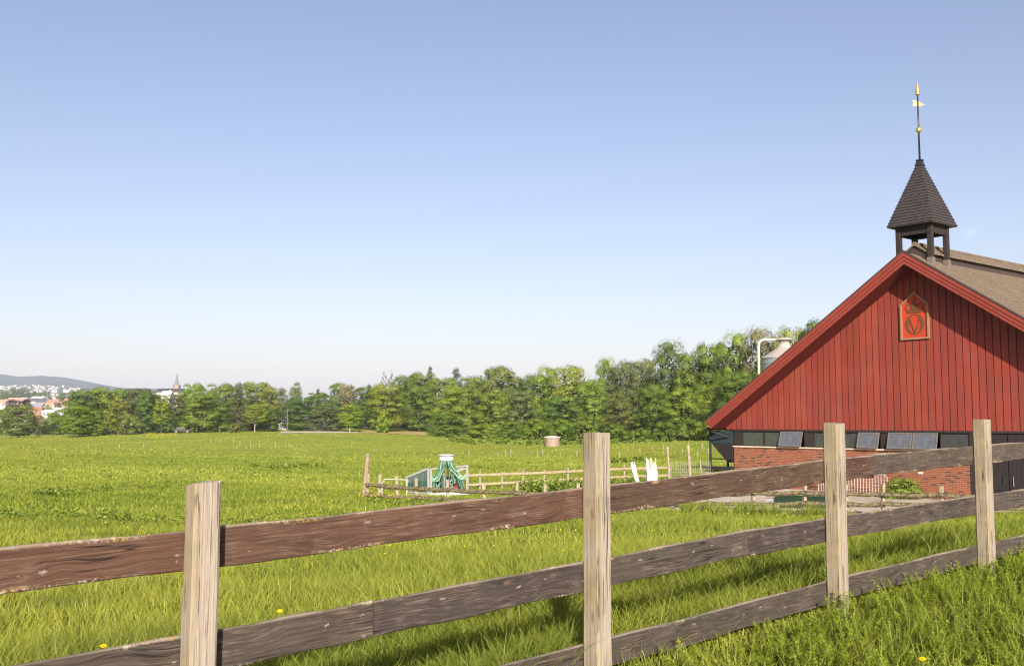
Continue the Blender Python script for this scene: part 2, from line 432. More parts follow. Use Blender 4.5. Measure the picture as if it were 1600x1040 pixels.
def glass_mat(name, dust, tint=(.02, .024, .024)):
    t = NT(name); v = t.coord('Object')
    gl = t.n('ShaderNodeBsdfGlossy'); gl.inputs['Roughness'].default_value = .04; t.set(gl.inputs[0], (.9, .95, 1))
    tr = t.n('ShaderNodeBsdfTransparent'); t.set(tr.inputs[0], (.45, .5, .48))
    fr = t.n('ShaderNodeFresnel'); fr.inputs[0].default_value = 1.55
    m1 = t.n('ShaderNodeMixShader'); t.set(m1.inputs[0], t.math('ADD', t.math('MULTIPLY', fr.outputs[0], 1.3), .04)); t.t.links.new(tr.outputs[0], m1.inputs[1]); t.t.links.new(gl.outputs[0], m1.inputs[2])
    d = t.n('ShaderNodeBsdfDiffuse'); t.set(d.inputs[0], (.30, .32, .36))
    m2 = t.n('ShaderNodeMixShader'); t.set(m2.inputs[0], t.math('MULTIPLY', t.ramp(t.noise(v, 6, 5, .7), [(.3, .6), (.75, 1.3)]), dust))
    t.t.links.new(m1.outputs[0], m2.inputs[1]); t.t.links.new(d.outputs[0], m2.inputs[2])
    return t.done(m2.outputs[0])
M['glass'] = glass_mat('clear_window_glass', .14)
M['dusty'] = glass_mat('dusty_window_glass', .30)
M['yard'] = None
def yard_mat():
    t = NT('worn_yard_concrete'); p = t.pos()
    n = t.noise(p, .8, 6, .7); n2 = t.noise(p, 9, 4, .7)
    c = t.ramp(n, [(.35, (.30, .25, .195)), (.5, (.44, .385, .31)), (.7, (.53, .48, .40))])
    c = t.mix(t.ramp(n2, [(.55, 0.0), (.75, .4)]), c, (.24, .2, .14))
    return t.done(t.princ(c, .9, .1, 0, t.bump(n2, .3, .02)))
M['yard'] = yard_mat()
def earth_mat(name, a, b):
    t = NT(name); p = t.pos(); n = t.noise(p, .5, 6, .75)
    return t.done(t.princ(t.ramp(n, [(.35, a), (.65, b)]), .95, .05, 0, t.bump(n, .3, .1)))
M['path'] = earth_mat('pale_gravel', (.42, .36, .27), (.6, .55, .45))
M['soil'] = earth_mat('sandy_soil', (.34, .24, .09), (.45, .36, .16))
M['dry'] = earth_mat('dry_grass_soil', (.30, .27, .06), (.42, .34, .12))
def hill_mat():
    t = NT('forested_hill'); p = t.pos(); n = t.noise(p, .012, 6, .7)
    return t.done(t.princ(t.ramp(n, [(.4, (.022, .035, .018)), (.65, (.05, .065, .03))]), .95, .05))
M['hill'] = hill_mat()

# ---------------------------------------------------------------- terrain
CP = []
def cp(x, y, z): CP.append((x, y, z))
def cpx(px, py, Y):
    p = at(px, py, Y); cp(p[0], p[1], p[2])
for q in [(-6.2,-.8,-1.62),(-2.8,2.3,-1.55),(-1.14,3.86,-1.47),(.43,5.32,-1.34),(2.13,6.9,-1.28),(3.82,8.47,-1.26),(5.5,10,-1.26),(8.9,13.2,-1.3),(14,18,-1.5),
          (0,0,-1.6),(0,-10,-1.6),(10,5,-1.25),(4.5,6.5,-1.28),(2.6,5,-1.36),(20,10,-1.4),(-10,0,-1.7),(20,-10,-1.3),(-20,-10,-1.9),
          (-3,8,-1.66),(-4,12,-1.84),(2,11,-1.52),(4,14,-1.68),(8,20,-2.05),(11,30,-2.8),(3,20,-2.05),(-8,20,-2.25),(0,30,-2.7),(-9,30,-2.7),(-18,22,-2.4),(-14,45,-3.15),
          (6,38,-3.32),(14,37,-3.3),(24,31,-3.0),(11,52,-3.32),(20,43,-3.3),(28,36,-3.3),(34,62,-3.4),(45,50,-3.3),(24,68,-3.5),(50,90,-3.5),(40,20,-2.2)]: cp(*q)
for q in [(560,776,47),(700,783,45),(840,788,43),(784,762,62),(1000,762,58),(960,752,66),(1080,750,62),(650,772,54),(300,740,70),(50,745,70),(300,715,110),(30,712,110),(600,716,110),(800,715,110),
          (1050,714,110),(300,697,170),(20,695,170),(600,694,175),(863,700,155),(1050,694,178),(800,693,190),(980,689,195),(1110,689,170),(1250,690,150),(1500,690,140),
          (0,684,260),(100,686,250),(170,681,255),(300,675,275),(420,674,275),(500,676,255),(600,678,245),(700,682,255),(780,684,240),(-200,690,260),
          (60,692,320),(350,676,320),(550,669,310),(640,668,310),(740,681,320),(900,680,300),(1200,680,260),(1600,680,220)]: cpx(*q)
CPA = np.array(CP)
def _phi(r2): return np.where(r2 > 1e-9, .5*r2*np.log(np.maximum(r2, 1e-9)), 0)
def _solve():
    X = CPA[:, :2]/50; n = len(X)
    r2 = ((X[:, None]-X[None])**2).sum(-1)
    A = np.zeros((n+3, n+3)); A[:n, :n] = _phi(r2)+np.eye(n)*2e-4
    A[:n, n] = 1; A[:n, n+1:] = X; A[n, :n] = 1; A[n+1:, :n] = X.T
    b = np.zeros(n+3); b[:n] = CPA[:, 2]
    return np.linalg.solve(A, b), X
_W, _XC = _solve()
def sstep(a, b, x):
    t = np.clip((x-a)/(b-a), 0, 1); return t*t*(3-2*t)
def hz(x, y):
    x = np.atleast_1d(np.asarray(x, float)); y = np.atleast_1d(np.asarray(y, float))
    out = np.empty(len(x))
    for i in range(0, len(x), 20000):
        xs, ys = np.clip(x[i:i+20000], -260, 330), np.clip(y[i:i+20000], -12, 330)
        Q = np.stack([xs, ys], 1)/50
        r2 = ((Q[:, None]-_XC[None])**2).sum(-1)
        out[i:i+20000] = _phi(r2) @ _W[:-3] + _W[-3] + Q @ _W[-2:]
    out = np.clip(out, -7, -1.05)
    w = sstep(80, 140, y)*(1-sstep(230, 260, y))
    out += w*(.28*np.sin(x*.06+y*.045)+.16*np.sin(x*.11-y*.09+1))
    near = sstep(9, 20, y)*(1-sstep(60, 90, y))
    out += near*.05*np.sin(x*.5+1.3*np.sin(y*.3))
    k = x/np.maximum(y, 1)
    rise = (1-sstep(-.43, -.30, k))
    fz = -7 + rise*(np.interp(y, [350, 800, 1000, 1300, 2000, 2200, 3500, 4300, 5000, 5600], [0, 1, 5, 14, 40, 48, 106, 144, 182, 195]))
    w2 = sstep(310, 420, y)
    out = out*(1-w2) + fz*w2
    side = sstep(240, 400, np.abs(x))
    out = np.where(y < 320, out*(1-side)+(-5)*side, out)
    return out
def gz(x, y): return float(hz([x], [y])[0])

ux = np.linspace(-8.0, 8.0, 420); gx = 6*np.sinh(ux)
uy = np.linspace(-3.0, 7.75, 400); gy = 6*np.sinh(uy)
GX, GY = np.meshgrid(gx, gy)
GZ = hz(GX.ravel(), GY.ravel())
nx, ny = len(gx), len(gy)
idx = np.arange(nx*ny).reshape(ny, nx)
q = np.stack([idx[:-1, :-1], idx[:-1, 1:], idx[1:, 1:], idx[1:, :-1]], -1).reshape(-1, 4)
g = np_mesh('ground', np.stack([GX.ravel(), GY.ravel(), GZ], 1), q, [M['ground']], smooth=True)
tag(g, 'wide rolling green meadow running back to the wood', 'ground', kind='structure')

def sheet(name, corners, mat, label, n=(40, 12), lift=.06, wob=0):
    """a sheet lying on the terrain: corners near-left, near-right, far-right, far-left in ground metres"""
    a, b, c, d = [np.array(p, float) for p in corners]
    U, V = np.meshgrid(np.linspace(0, 1, n[0]), np.linspace(0, 1, n[1]))
    P = (a*(1-U[..., None])+b*U[..., None])*(1-V[..., None]) + (d*(1-U[..., None])+c*U[..., None])*V[..., None]
    P = P.reshape(-1, 2)
    if wob:
        e = (V.ravel()-.5)*2
        P[:, 1] += wob*e*(np.sin(U.ravel()*17)+.6*np.sin(U.ravel()*41+1))
    # height of the ground mesh itself under each point
    i_ = np.clip(np.searchsorted(gx, P[:, 0])-1, 0, nx-2); j_ = np.clip(np.searchsorted(gy, P[:, 1])-1, 0, ny-2)
    fx = (P[:, 0]-gx[i_])/(gx[i_+1]-gx[i_]); fy = (P[:, 1]-gy[j_])/(gy[j_+1]-gy[j_]); Z2 = GZ.reshape(ny, nx)
    z = (Z2[j_, i_]*(1-fx)+Z2[j_, i_+1]*fx)*(1-fy)+(Z2[j_+1, i_]*(1-fx)+Z2[j_+1, i_+1]*fx)*fy+lift
    ii = np.arange(n[0]*n[1]).reshape(n[1], n[0])
    qq = np.stack([ii[:-1, :-1], ii[:-1, 1:], ii[1:, 1:], ii[1:, :-1]], -1).reshape(-1, 4)
    o = np_mesh(name, np.column_stack([P, z]), qq, [mat], smooth=True)
    return tag(o, label, name.replace('_', ' '), kind='structure')
sheet('farmyard', [(5.3, 38.3), (27, 29.5), (36, 45), (8.5, 53)], M['yard'], 'pale worn concrete farmyard in front of the red barn', (40, 30), .05, .12)
sheet('gravel_path', [(ax(436, 246), 246), (ax(565, 246), 246), (ax(560, 268), 268), (ax(440, 268), 268)], M['path'], 'pale gravel path along the far edge of the meadow', (50, 10), .12, 1.2)
sheet('dirt_track', [(ax(566, 244), 244), (ax(672, 240), 240), (ax(668, 275), 275), (ax(563, 275), 275)], M['soil'], 'sandy brown bare ground at the foot of the wood', (50, 10), .12, 2)
sheet('bare_earth', [(ax(66, 190), 185), (ax(110, 190), 185), (ax(103, 203), 203), (ax(72, 203), 203)], M['dry'], 'patch of dry tan grass on the meadow rise', (60, 24), .05, 1.2)

sheet('worn_track', [(ax(300, 165), 165), (ax(430, 165), 165), (ax(425, 170), 170), (ax(305, 170), 170)], M['dry'], 'faint worn tan strip across the meadow rise', (70, 12), .05, 1.0)

# ---------------------------------------------------------------- plank fence in front
FD = np.array([.733, .68]); FN = np.array([.68, -.733])        # along the fence, towards the camera
FA = math.atan2(FD[1], FD[0])
PX = [(-1.14, 3.86), (.43, 5.32), (2.13, 6.90), (3.82, 8.47)]
PX = [(-2.80, 2.31)] + PX + [(5.51, 10.04)]
PTOP = [-.33, -.224, -.056, -.008, .016, .03]
PBASE = [-1.55, -1.47, -1.34, -1.28, -1.26, -1.26]
fence = empty('plank_fence', (-1.14, 3.86, -1.42), FA, 'weathered brown three-rail plank fence on square pale posts crossing the foreground meadow', 'fence')
def fl(x, y, z):
    d = np.array([x+1.14, y-3.86]); return (float(d@FD), float(-(d@FN)), z+1.42)
lean = [(0, 0), (.008, -.003), (-.004, .004), (.006, .0), (-.003, .003), (0, 0)]
for i, (p, zt, zb) in enumerate(zip(PX, PTOP, PBASE)):
    h = zt-zb+.25; s = .0495; hd = .045 if i == 1 else .056
    m = MB(); NZ = 14
    rr = random.Random(i)
    i0 = 0
    for k in range(NZ+1):
        z = -.25 + h*k/NZ
        w = s*(1+rr.uniform(-.012, .012))
        j = lambda: rr.uniform(-.0012, .0012)
        top = (lambda x, y: 0.0) if k < NZ else (lambda x, y: rr.uniform(-.008, .003)+x*.08*(1 if i % 2 else -1))
        # chamfered square section: 8 points
        cxx = .012
        for (a, b) in ((-1,-1+.22),(-1+.22,-1),(1-.22,-1),(1,-1+.22),(1,1-.22),(1-.22,1),(-1+.22,1),(-1,1-.22)):
            m.v.append((a*w*1.07+j(), b*w*hd/s+(.056-hd)+j(), z+top(a*w, b*w)))
    for k in range(NZ):
        for qk in range(8):
            a = k*8+qk; b = k*8+(qk+1) % 8
            m.f.append((a, b, b+8, a+8))
    m.f.append(tuple(NZ*8+k for k in range(8)))
    l = fl(p[0], p[1], zb)
    o = m.build('post', M['post'], fence, loc=l)
    o.rotation_euler = (lean[i][1], lean[i][0], rr.uniform(-.05, .05))
    if i == 2:   # weather checks in the old timber of this post
        c = MB()
        for xo, za, zb_, wd in ((.014, .35, 1.2, .0022), (-.008, .75, 1.27, .0014)):
            n_ = 14; pts = [(xo+.0035*math.sin(k*.9+xo*90)+rr.uniform(-.0008, .0008), za+(zb_-za)*k/n_, wd*math.sin(math.pi*(k+.6)/(n_+1.2))) for k in range(n_+1)]
            for (xa, z_a, wa), (xb, z_b, wb_) in zip(pts[:-1], pts[1:]):
                c.hexa([(xa-wa, -.0572, z_a), (xa+wa, -.0572, z_a), (xa+wa, -.052, z_a), (xa-wa, -.052, z_a)], [(xb-wb_, -.0572, z_b), (xb+wb_, -.0572, z_b), (xb+wb_, -.052, z_b), (xb-wb_, -.052, z_b)])
        c.build('crack', M['brownblack'], o)
# rail top edges at each post (distance below the eye)
RT = [[-.45, -.40, -.338, -.253, -.199, -.16], [-.83, -.784, -.709, -.635, -.601, -.58], [-1.20, -1.17, -1.12, -1.043, -.993, -.97]]
BROWN = [(.104, .056, .038), (.098, .055, .038), (.084, .052, .037), (.080, .064, .052), (.090, .075, .063)]
GREY = [(.078, .062, .051), (.072, .058, .049), (.074, .061, .052), (.076, .063, .053), (.08, .067, .057)]
def rail(a, b, ea, eb, hh, col, seed, yoff=0.0, th=.024):
    """board from a to b (fence metres: along, height of top edge)"""
    L = b[0]-a[0]; ang = math.atan2(b[1]-a[1], L); L = L/math.cos(ang)
    n = 24; m = MB(); rr = random.Random(seed)
    ph = rr.random()*6; amp = .004
    for k in range(n+1):
        x = -L/2+L*k/n
        wv = amp*math.sin(ph+k*.5)+rr.uniform(-.0016, .0016); wb = amp*math.sin(ph*2+k*.43)+rr.uniform(-.0016, .0016)
        yy = .004*math.sin(ph+k*.3)
        zt, zb = hh/2+wv, -hh/2+wb; bv = .004
        for (y, z) in ((-th/2, zb+bv), (-th/2+bv, zb), (th/2-bv, zb), (th/2, zb+bv), (th/2, zt-bv), (th/2-bv, zt), (-th/2+bv, zt), (-th/2, zt-bv)):
            m.v.append((x, y+yy, z))
    for k in range(n):
        for qk in range(8):
            u, v = k*8+qk, k*8+(qk+1) % 8
            m.f.append((u, u+8, v+8, v))
    m.f.append(tuple(range(8))); m.f.append(tuple(n*8+qk for qk in range(8))[::-1])
    cx, cz = (a[0]+b[0])/2, (a[1]+b[1])/2-hh/2
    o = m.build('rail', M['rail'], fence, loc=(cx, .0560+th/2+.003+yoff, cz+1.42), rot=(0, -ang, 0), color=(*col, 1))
    return o
AL = [fl(p[0], p[1], 0)[0] for p in PX]
seed = 1
for r_ in range(3):
    for i in range(5):
        a = (AL[i]-.06 if i == 0 else AL[i], RT[r_][i]); b = (AL[i+1], RT[r_][i+1])
        col = (BROWN if r_ == 0 else GREY)[i]
        hh = .150 if r_ == 0 else .148
        seed += 1
        if r_ == 0 and i == 3:      # this bay is pieced from two boards
            tt = .27; mid = (a[0]+(b[0]-a[0])*tt, a[1]+(b[1]-a[1])*tt)
            rail(a, (mid[0]-.002, mid[1]), 0, 0, .152, (.078, .044, .032), seed); rail((mid[0]+.002, mid[1]+.004), b, 0, 0, .146, col, seed+50)
        elif r_ == 1 and i == 2:
            tt = .60; mid = (a[0]+(b[0]-a[0])*tt, a[1]+(b[1]-a[1])*tt+.012)
            rail(a, (mid[0]-.002, mid[1]), 0, 0, hh, col, seed); rail((mid[0]+.002, mid[1]), b, 0, 0, hh+.006, (.058, .047, .043), seed+50)
        elif r_ == 1 and i == 1:
            tt = .38; mid = (a[0]+(b[0]-a[0])*tt, a[1]+(b[1]-a[1])*tt)
            rail(a, (mid[0]-.0025, mid[1]), 0, 0, hh, col, seed); rail((mid[0]+.0025, mid[1]), b, 0, 0, hh, (.062, .05, .046), seed+50)
        else:
            rail((a[0]+.002, a[1]), (b[0]-.002, b[1]), 0, 0, hh, col, seed)

# ---------------------------------------------------------------- grass
def blades(N, X, Y, h, w, bend, segs, tint, dark, lift=0.0, zoff=None):
    """curved grass blades; returns verts, quads, colours"""
    z = hz(X, Y)+lift
    ang = rng.uniform(0, 2*np.pi, N); dx, dy = np.cos(ang), np.sin(ang)
    fa = rng.uniform(0, 2*np.pi, N); wx, wy = np.cos(fa), np.sin(fa)
    ts = np.linspace(0, 1, segs+1)
    V = np.empty((N, segs+1, 2, 3)); C = np.empty((N, segs+1, 2, 3))
    for k, t in enumerate(ts):
        bx = bend*h*t**1.8
        px, py = X+dx*bx, Y+dy*bx
        pz = z+h*t*(1-.25*np.minimum(bend, 1.5)*t)
        wk = w*(1-t**1.6*.92)/2
        V[:, k, 0] = np.stack([px-wx*wk, py-wy*wk, pz], 1); V[:, k, 1] = np.stack([px+wx*wk, py+wy*wk, pz], 1)
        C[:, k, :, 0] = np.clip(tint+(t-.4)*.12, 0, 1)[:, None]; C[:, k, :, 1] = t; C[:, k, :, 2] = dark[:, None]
    base = (np.arange(N)*(segs+1)*2)[:, None]
    Q = np.concatenate([np.stack([base[:, 0]+2*k, base[:, 0]+2*k+1, base[:, 0]+2*k+3, base[:, 0]+2*k+2], 1) for k in range(segs)])
    return V.reshape(-1, 3), Q, C.reshape(-1, 3)
class Acc:
    def __init__(s): s.V = []; s.Q = []; s.C = []; s.n = 0
    def add(s, v, q, c):
        s.V.append(v); s.Q.append(q+s.n); s.C.append(c); s.n += len(v)
    def build(s, name, mats):
        return np_mesh(name, np.concatenate(s.V), np.concatenate(s.Q), mats, np.concatenate(s.C))
def yard_mask(X, Y):
    """True on the farmyard, under the barn"""
    t = (X-11.075)*math.cos(R(-50.5))+(Y-52)*math.sin(R(-50.5)); s = (X-11.075)*math.sin(R(50.5))+(Y-52)*math.cos(R(50.5))
    barn = (t > -.5) & (t < 22) & (s > -.3)
    edge = 38.3+(X-5.3)*(29.5-38.3)/(27-5.3)
    yard = (X > 5.6+(Y-38)*.2) & (Y > edge+.25) & (s < 0) & (X < 40)
    return barn | yard
def fdist(X, Y): return (X+1.14)*FN[0]+(Y-3.86)*FN[1]       # >0 on the camera side
def clump(X, Y, s):
    a = np.sin(X*1.7*s+2.1*np.sin(Y*1.3*s))+np.sin(Y*2.3*s+1.7*np.sin(X*1.1*s+.7))+.6*np.sin((X+Y)*5.1*s)
    return a/2.6
G = Acc()
def band(y0, y1, N, hr, wr, segs, kspread=.62, bend=(.2, .9), tv=.17, dryf=.008):
    Y = np.sqrt(rng.uniform(y0**2, y1**2, N)); X = rng.uniform(-kspread, kspread, N)*Y
    keep = ~yard_mask(X, Y)
    pxx_ = 800+1640*X/Y
    keep &= ~((Y > 184) & (Y < 204) & (pxx_ > 66) & (pxx_ < 110)) & ~((Y > 163) & (Y < 171) & (pxx_ > 300) & (pxx_ < 430))
    # leave the strip hidden behind the camera side alone
    fd = fdist(X, Y)
    keep &= ~((fd > .6) & (Y < 3.2)) & ~((fd > .1) & (X > 1.2) & (rng.random(N) < .5))
    X, Y, fd = X[keep], Y[keep], fd[keep]; n = len(X)
    cl = clump(X, Y, 1.0)
    h = rng.uniform(*hr, n)*(1+.35*cl)
    h *= np.where((fd > -.1) & (X > -3), .62, np.where(fd > -.5, 1.25, 1))
    tint = np.clip(rng.normal(.48, tv, n)+.12*clump(X, Y, .35)+.15*clump(X, Y, .055)+.09*clump(X, Y, .14), 0, .93)
    dry = rng.random(n) < dryf; tint[dry] = 1
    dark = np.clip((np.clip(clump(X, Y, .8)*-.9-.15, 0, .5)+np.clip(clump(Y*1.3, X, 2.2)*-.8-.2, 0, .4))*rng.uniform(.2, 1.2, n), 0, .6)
    w = rng.uniform(*wr, n); b = rng.uniform(*bend, n)
    G.add(*blades(n, X, Y, h, w, b, segs, tint, dark))
band(3.0, 8, 62000, (.10, .27), (.0035, .008), 4, .66, tv=.24)
band(8, 15, 80000, (.12, .26), (.006, .011), 3, tv=.22)
band(15, 30, 110000, (.11, .22), (.010, .019), 2, tv=.2, dryf=.004)
band(30, 60, 120000, (.10, .20), (.025, .045), 2, tv=.15, dryf=.002)
band(60, 120, 90000, (.08, .17), (.06, .10), 1, bend=(.1, .6), tv=.10, dryf=0)
band(120, 270, 60000, (.08, .17), (.14, .25), 1, bend=(.1, .6), tv=.08, dryf=0)
# tall tussocks along the fence
def tussocks(n, region, hr=(.28, .48), per=45, dk=.3, w=(.005, .009)):
    X, Y = region(n)
    Xb = np.repeat(X, per)+rng.normal(0, .06, n*per); Yb = np.repeat(Y, per)+rng.normal(0, .06, n*per)
    k = ~yard_mask(Xb, Yb); Xb, Yb = Xb[k], Yb[k]; m = len(Xb)
    G.add(*blades(m, Xb, Yb, rng.uniform(*hr, m), rng.uniform(*w, m), rng.uniform(.2, 1.1, m), 4, np.clip(rng.normal(.4, .15, m), 0, .9), rng.uniform(0, dk, m)))
def along(lo, hi, d0, d1):
    def f(n):
        u = rng.uniform(lo, hi, n); d = rng.uniform(d0, d1, n)
        return -1.14+FD[0]*u+FN[0]*d, 3.86+FD[1]*u+FN[1]*d
    return f
tussocks(160, along(.4, 8.5, -1.6, -.2), (.22, .42))
tussocks(110, along(3.0, 9.5, .5, 2.2), (.14, .26))
tussocks(90, along(-1.5, 2.2, -2.5, -.3), (.18, .32))
tussocks(60, lambda n: (rng.uniform(5.5, 11, n), rng.uniform(33.5, 37.2, n)), (.35, .6), 30, .3, (.015, .03))
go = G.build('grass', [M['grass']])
tag(go, 'lush sunlit meadow grass with pale and dark blades', 'grass', kind='stuff')

# broad leaved dark weeds (docks and nettles) in patches and rows across the meadow
Wd = Acc()
def weeds(px0, px1, py0, py1, Y0, Y1, n, hr, size):
    px = rng.uniform(px0, px1, n); k = (px-px0)/max(1, px1-px0)
    Y = Y0+(Y1-Y0)*k+rng.normal(0, .035*Y0, n)*.6
    X = (px-800)/1650*Y
    per = 26
    Xb = np.repeat(X, per)+rng.normal(0, .22, n*per); Yb = np.repeat(Y, per)+rng.normal(0, .22, n*per)
    keep = ~yard_mask(Xb, Yb); Xb, Yb = Xb[keep], Yb[keep]; m = len(Xb)
    hgt = rng.uniform(.05, 1, m)*np.repeat(rng.uniform(*hr, n), per)[keep]
    z = hz(Xb, Yb)+hgt
    c = np.stack([Xb, Yb, z], 1)
    Wd.add(*leaves(c, None, np.full(m, size)*rng.uniform(.6, 1.3, m), rng.uniform(.55, 1.25, m)))
def leaves(c, nrm, size, bright, hue=None, spread=.9, zs=1.0):
    """diamond leaf faces at centres c"""
    n = len(c)
    d = rng.normal(0, 1, (n, 3)); d /= np.linalg.norm(d, axis=1)[:, None]
    if nrm is not None:
        d = nrm+d*spread; d /= np.linalg.norm(d, axis=1)[:, None]
    else:
        d[:, 2] = np.abs(d[:, 2])+.3; d /= np.linalg.norm(d, axis=1)[:, None]
    t = np.cross(d, rng.normal(0, 1, (n, 3))); t /= np.linalg.norm(t, axis=1)[:, None]
    b = np.cross(d, t)
    s = size[:, None]
    V = np.stack([c-t*s*.5, c-b*s*.33+d*s*.06, c+t*s*.5, c+b*s*.33+d*s*.06], 1).reshape(-1, 3)
    if zs != 1.0:
        cc = np.repeat(c, 4, 0); V[:, 2] = cc[:, 2]+(V[:, 2]-cc[:, 2])*zs
    Q = np.arange(4*n).reshape(n, 4)
    h = np.zeros(n) if hue is None else hue
    C = np.stack([bright*(1+h), bright, bright*(1-.3*np.abs(h))], 1)
    return V, Q, np.repeat(C, 4, 0)
weeds(-20, 300, 780, 790, 27, 25, 85, (.08, .36), .09)
weeds(340, 560, 795, 800, 24, 27, 60, (.08, .32), .08)
weeds(120, 290, 745, 735, 48, 55, 45, (.1, .32), .12)
weeds(60, 110, 758, 755, 42, 44, 25, (.2, .4), .18)
weeds(390, 500, 722, 722, 85, 85, 40, (.1, .3), .22)
weeds(570, 800, 784, 788, 41, 40, 110, (.05, .26), .11)
weeds(810, 1075, 758, 758, 55, 52, 230, (.3, .8), .2)
weeds(700, 1100, 690, 690, 185, 172, 160, (.4, 1.1), .5)
weeds(960, 1010, 712, 712, 100, 100, 25, (.2, .5), .3)
for k_ in range(16): weeds(-20, 1080, 0, 0, 26*1.105**k_, 26*1.105**k_, 20, (.03, .18), .075*1.07**k_)
wo = Wd.build('weeds', [M['leaf']]); wo.color = (.15, .20, .028, 1)
tag(wo, 'dark green patches of nettles and docks across the meadow', 'weeds', kind='stuff')

# feathery cleavers growing through the fence foot
Cl = Acc()
def cleavers(n, region, hr):
    X, Y = region(n)
    keep = ~((Y < 3.4)); X, Y = X[keep], Y[keep]; n = len(X)
    z0 = hz(X, Y); H = rng.uniform(*hr, n)
    lx, ly = rng.normal(0, .22, n), rng.normal(0, .22, n)
    nn = 11
    for k in range(nn):
        t = (k+1)/nn
        c0 = np.stack([X+lx*H*t**1.5, Y+ly*H*t**1.5, z0+H*t*(1-.12*t)], 1)
        for q in range(7):
            an = q*2*np.pi/7+rng.uniform(0, .6, n)+k
            L = rng.uniform(.018, .034, n)*(1.15-.5*t)
            d = np.stack([np.cos(an), np.sin(an), rng.uniform(-.1, .55, n)], 1)
            s = np.stack([-np.sin(an), np.cos(an), np.zeros(n)], 1)
            w = .0042
            V = np.stack([c0, c0+d*L[:, None]*.6+s*w, c0+d*L[:, None]*1.15, c0+d*L[:, None]*.6-s*w], 1).reshape(-1, 3)
            br = rng.uniform(.65, 1.2, n)*(.75+.5*t)
            Cl.add(V, np.arange(4*n).reshape(n, 4), np.repeat(np.stack([br*1.05, br, br*.9], 1), 4, 0))
    # stems
    Cl.add(*[a for a in stem_strips(X, Y, z0, H, lx, ly)])
def stem_strips(X, Y, z0, H, lx, ly):
    n = len(X); V = np.empty((n, 4, 2, 3))
    for k, t in enumerate((0, .35, .7, 1)):
        p = np.stack([X+lx*H*t**1.5, Y+ly*H*t**1.5, z0+H*t*(1-.12*t)], 1)
        V[:, k, 0] = p-np.array([.0014, 0, 0]); V[:, k, 1] = p+np.array([.0014, 0, 0])
    b = np.arange(n)*8
    Q = np.concatenate([np.stack([b+2*k, b+2*k+1, b+2*k+3, b+2*k+2], 1) for k in range(3)])
    return V.reshape(-1, 3), Q, np.tile([.9, .9, .7], (n*8, 1))
cleavers(2600, along(2.8, 9.5, .25, 3.0), (.10, .26))
cleavers(260, along(4.2, 9.5, .0, .35), (.14, .27))
cleavers(130, along(2.0, 4.2, .05, .6), (.10, .2))
co = Cl.build('cleavers', [M['leaf']]); co.color = (.19, .25, .026, 1)
tag(co, 'feathery whorled cleavers massed along the fence foot', 'weeds', kind='stuff')

# buttercups as yellow drifts
Bc = Acc()
def drift(px0, px1, Y0, Y1, n, s):
    px = rng.uniform(px0, px1, n); Y = rng.uniform(Y0, Y1, n); X = (px-800)/1640*Y
    k = ~yard_mask(X, Y); X, Y = X[k], Y[k]
    c = np.stack([X, Y, hz(X, Y)+rng.uniform(.2, .36, len(X))], 1)
    Bc.add(*leaves(c, np.tile([0, -.4, .8], (len(X), 1)), np.full(len(X), s)*rng.uniform(.6, 1.2, len(X)), np.ones(len(X)), spread=.3))
drift(222, 272, 225, 258, 260, .13); drift(440, 600, 44, 62, 160, .04); drift(430, 520, 28, 36, 60, .035); drift(0, 900, 60, 120, 160, .06)
drift(560, 640, 40, 47, 60, .06); drift(150, 900, 11, 26, 120, .03); drift(1000, 1500, 12, 28, 60, .032)
bo = Bc.build('buttercups', [M['yellow']]); tag(bo, 'yellow buttercups scattered in drifts over the meadow', 'flowers', kind='stuff')

# dandelions one can count near the fence
def dandelion_mesh():
    m = MB(); m.tube([(0,0,0), (.01,0,.1), (.005,.005,.2)], .0025, 5)
    me = m.build('stem', simple('flower_stem_green', (.12, .2, .03)), None)
    h = MB()
    rr = random.Random(4)
    for ring, (r0, up, nn) in enumerate(((.021, .002, 16), (.015, .007, 12), (.008, .011, 8))):
        for k in range(nn):
            a = 2*math.pi*k/nn+ring*.2; w = .0035; r1 = r0*rr.uniform(.9, 1.1)
            p = lambda r, s, z: (r*math.cos(a)-s*math.sin(a), r*math.sin(a)+s*math.cos(a), z)
            h.quad(p(.001, -w*.6, up), p(r1, -w, up+.003), p(r1, w, up+.003), p(.001, w*.6, up))
    hd = h.build('flower_head', M['yellow'], None)
    return me, hd
st0, hd0 = dandelion_mesh()
spots = [(583,1030,5.9),(1500,700,0),(1371,882,9.3),(1383,880,9.4),(700,985,6.6),(436,955,6.2),(160,1010,5.2),(608,905,8.2),(1190,905,7.9),(1060,1006,5.8),(1504,818,13),(1440,1030,4.9),(880,860,9.5)]
first = True
for (px, py, Y) in spots:
    if not Y: continue
    p = at(px, py, Y); z = gz(p[0], p[1]); hh = max(.12, min(.5, p[2]-z))
    d = empty('dandelion', (p[0], p[1], z), random.uniform(0, 6), 'yellow dandelion flower standing in grass beside the plank fence', 'flower', 'dandelions by the plank fence')
    for src in (st0, hd0):
        o = src if first else src.copy()
        if not first: COL.objects.link(o)
        o.parent = d
        if src is st0: o.scale = (1, 1, hh/.2)
        else: o.location = (.005, .005, hh); o.rotation_euler = (R(28)*random.uniform(.5, 1.3), 0, 0); o.scale = (.8,)*3
    first = False

# ---------------------------------------------------------------- red barn
YAW = R(-50.5); BO = Vector((11.075, 52, -3.3))
barn = empty('red_barn', BO, YAW, 'red board-clad barn on a brick base with a steep gable and belfry', 'barn')
T, ZU, ZT, SL, LEN = 10.08, 9.94, 10.48, .66, 44.0
W_ = 2*T
def zu(t): return ZU-SL*abs(t-T)
def bw(t, s, z): return Matrix.Translation(BO) @ Matrix.Rotation(YAW, 4, 'Z') @ Vector((t, s, z))
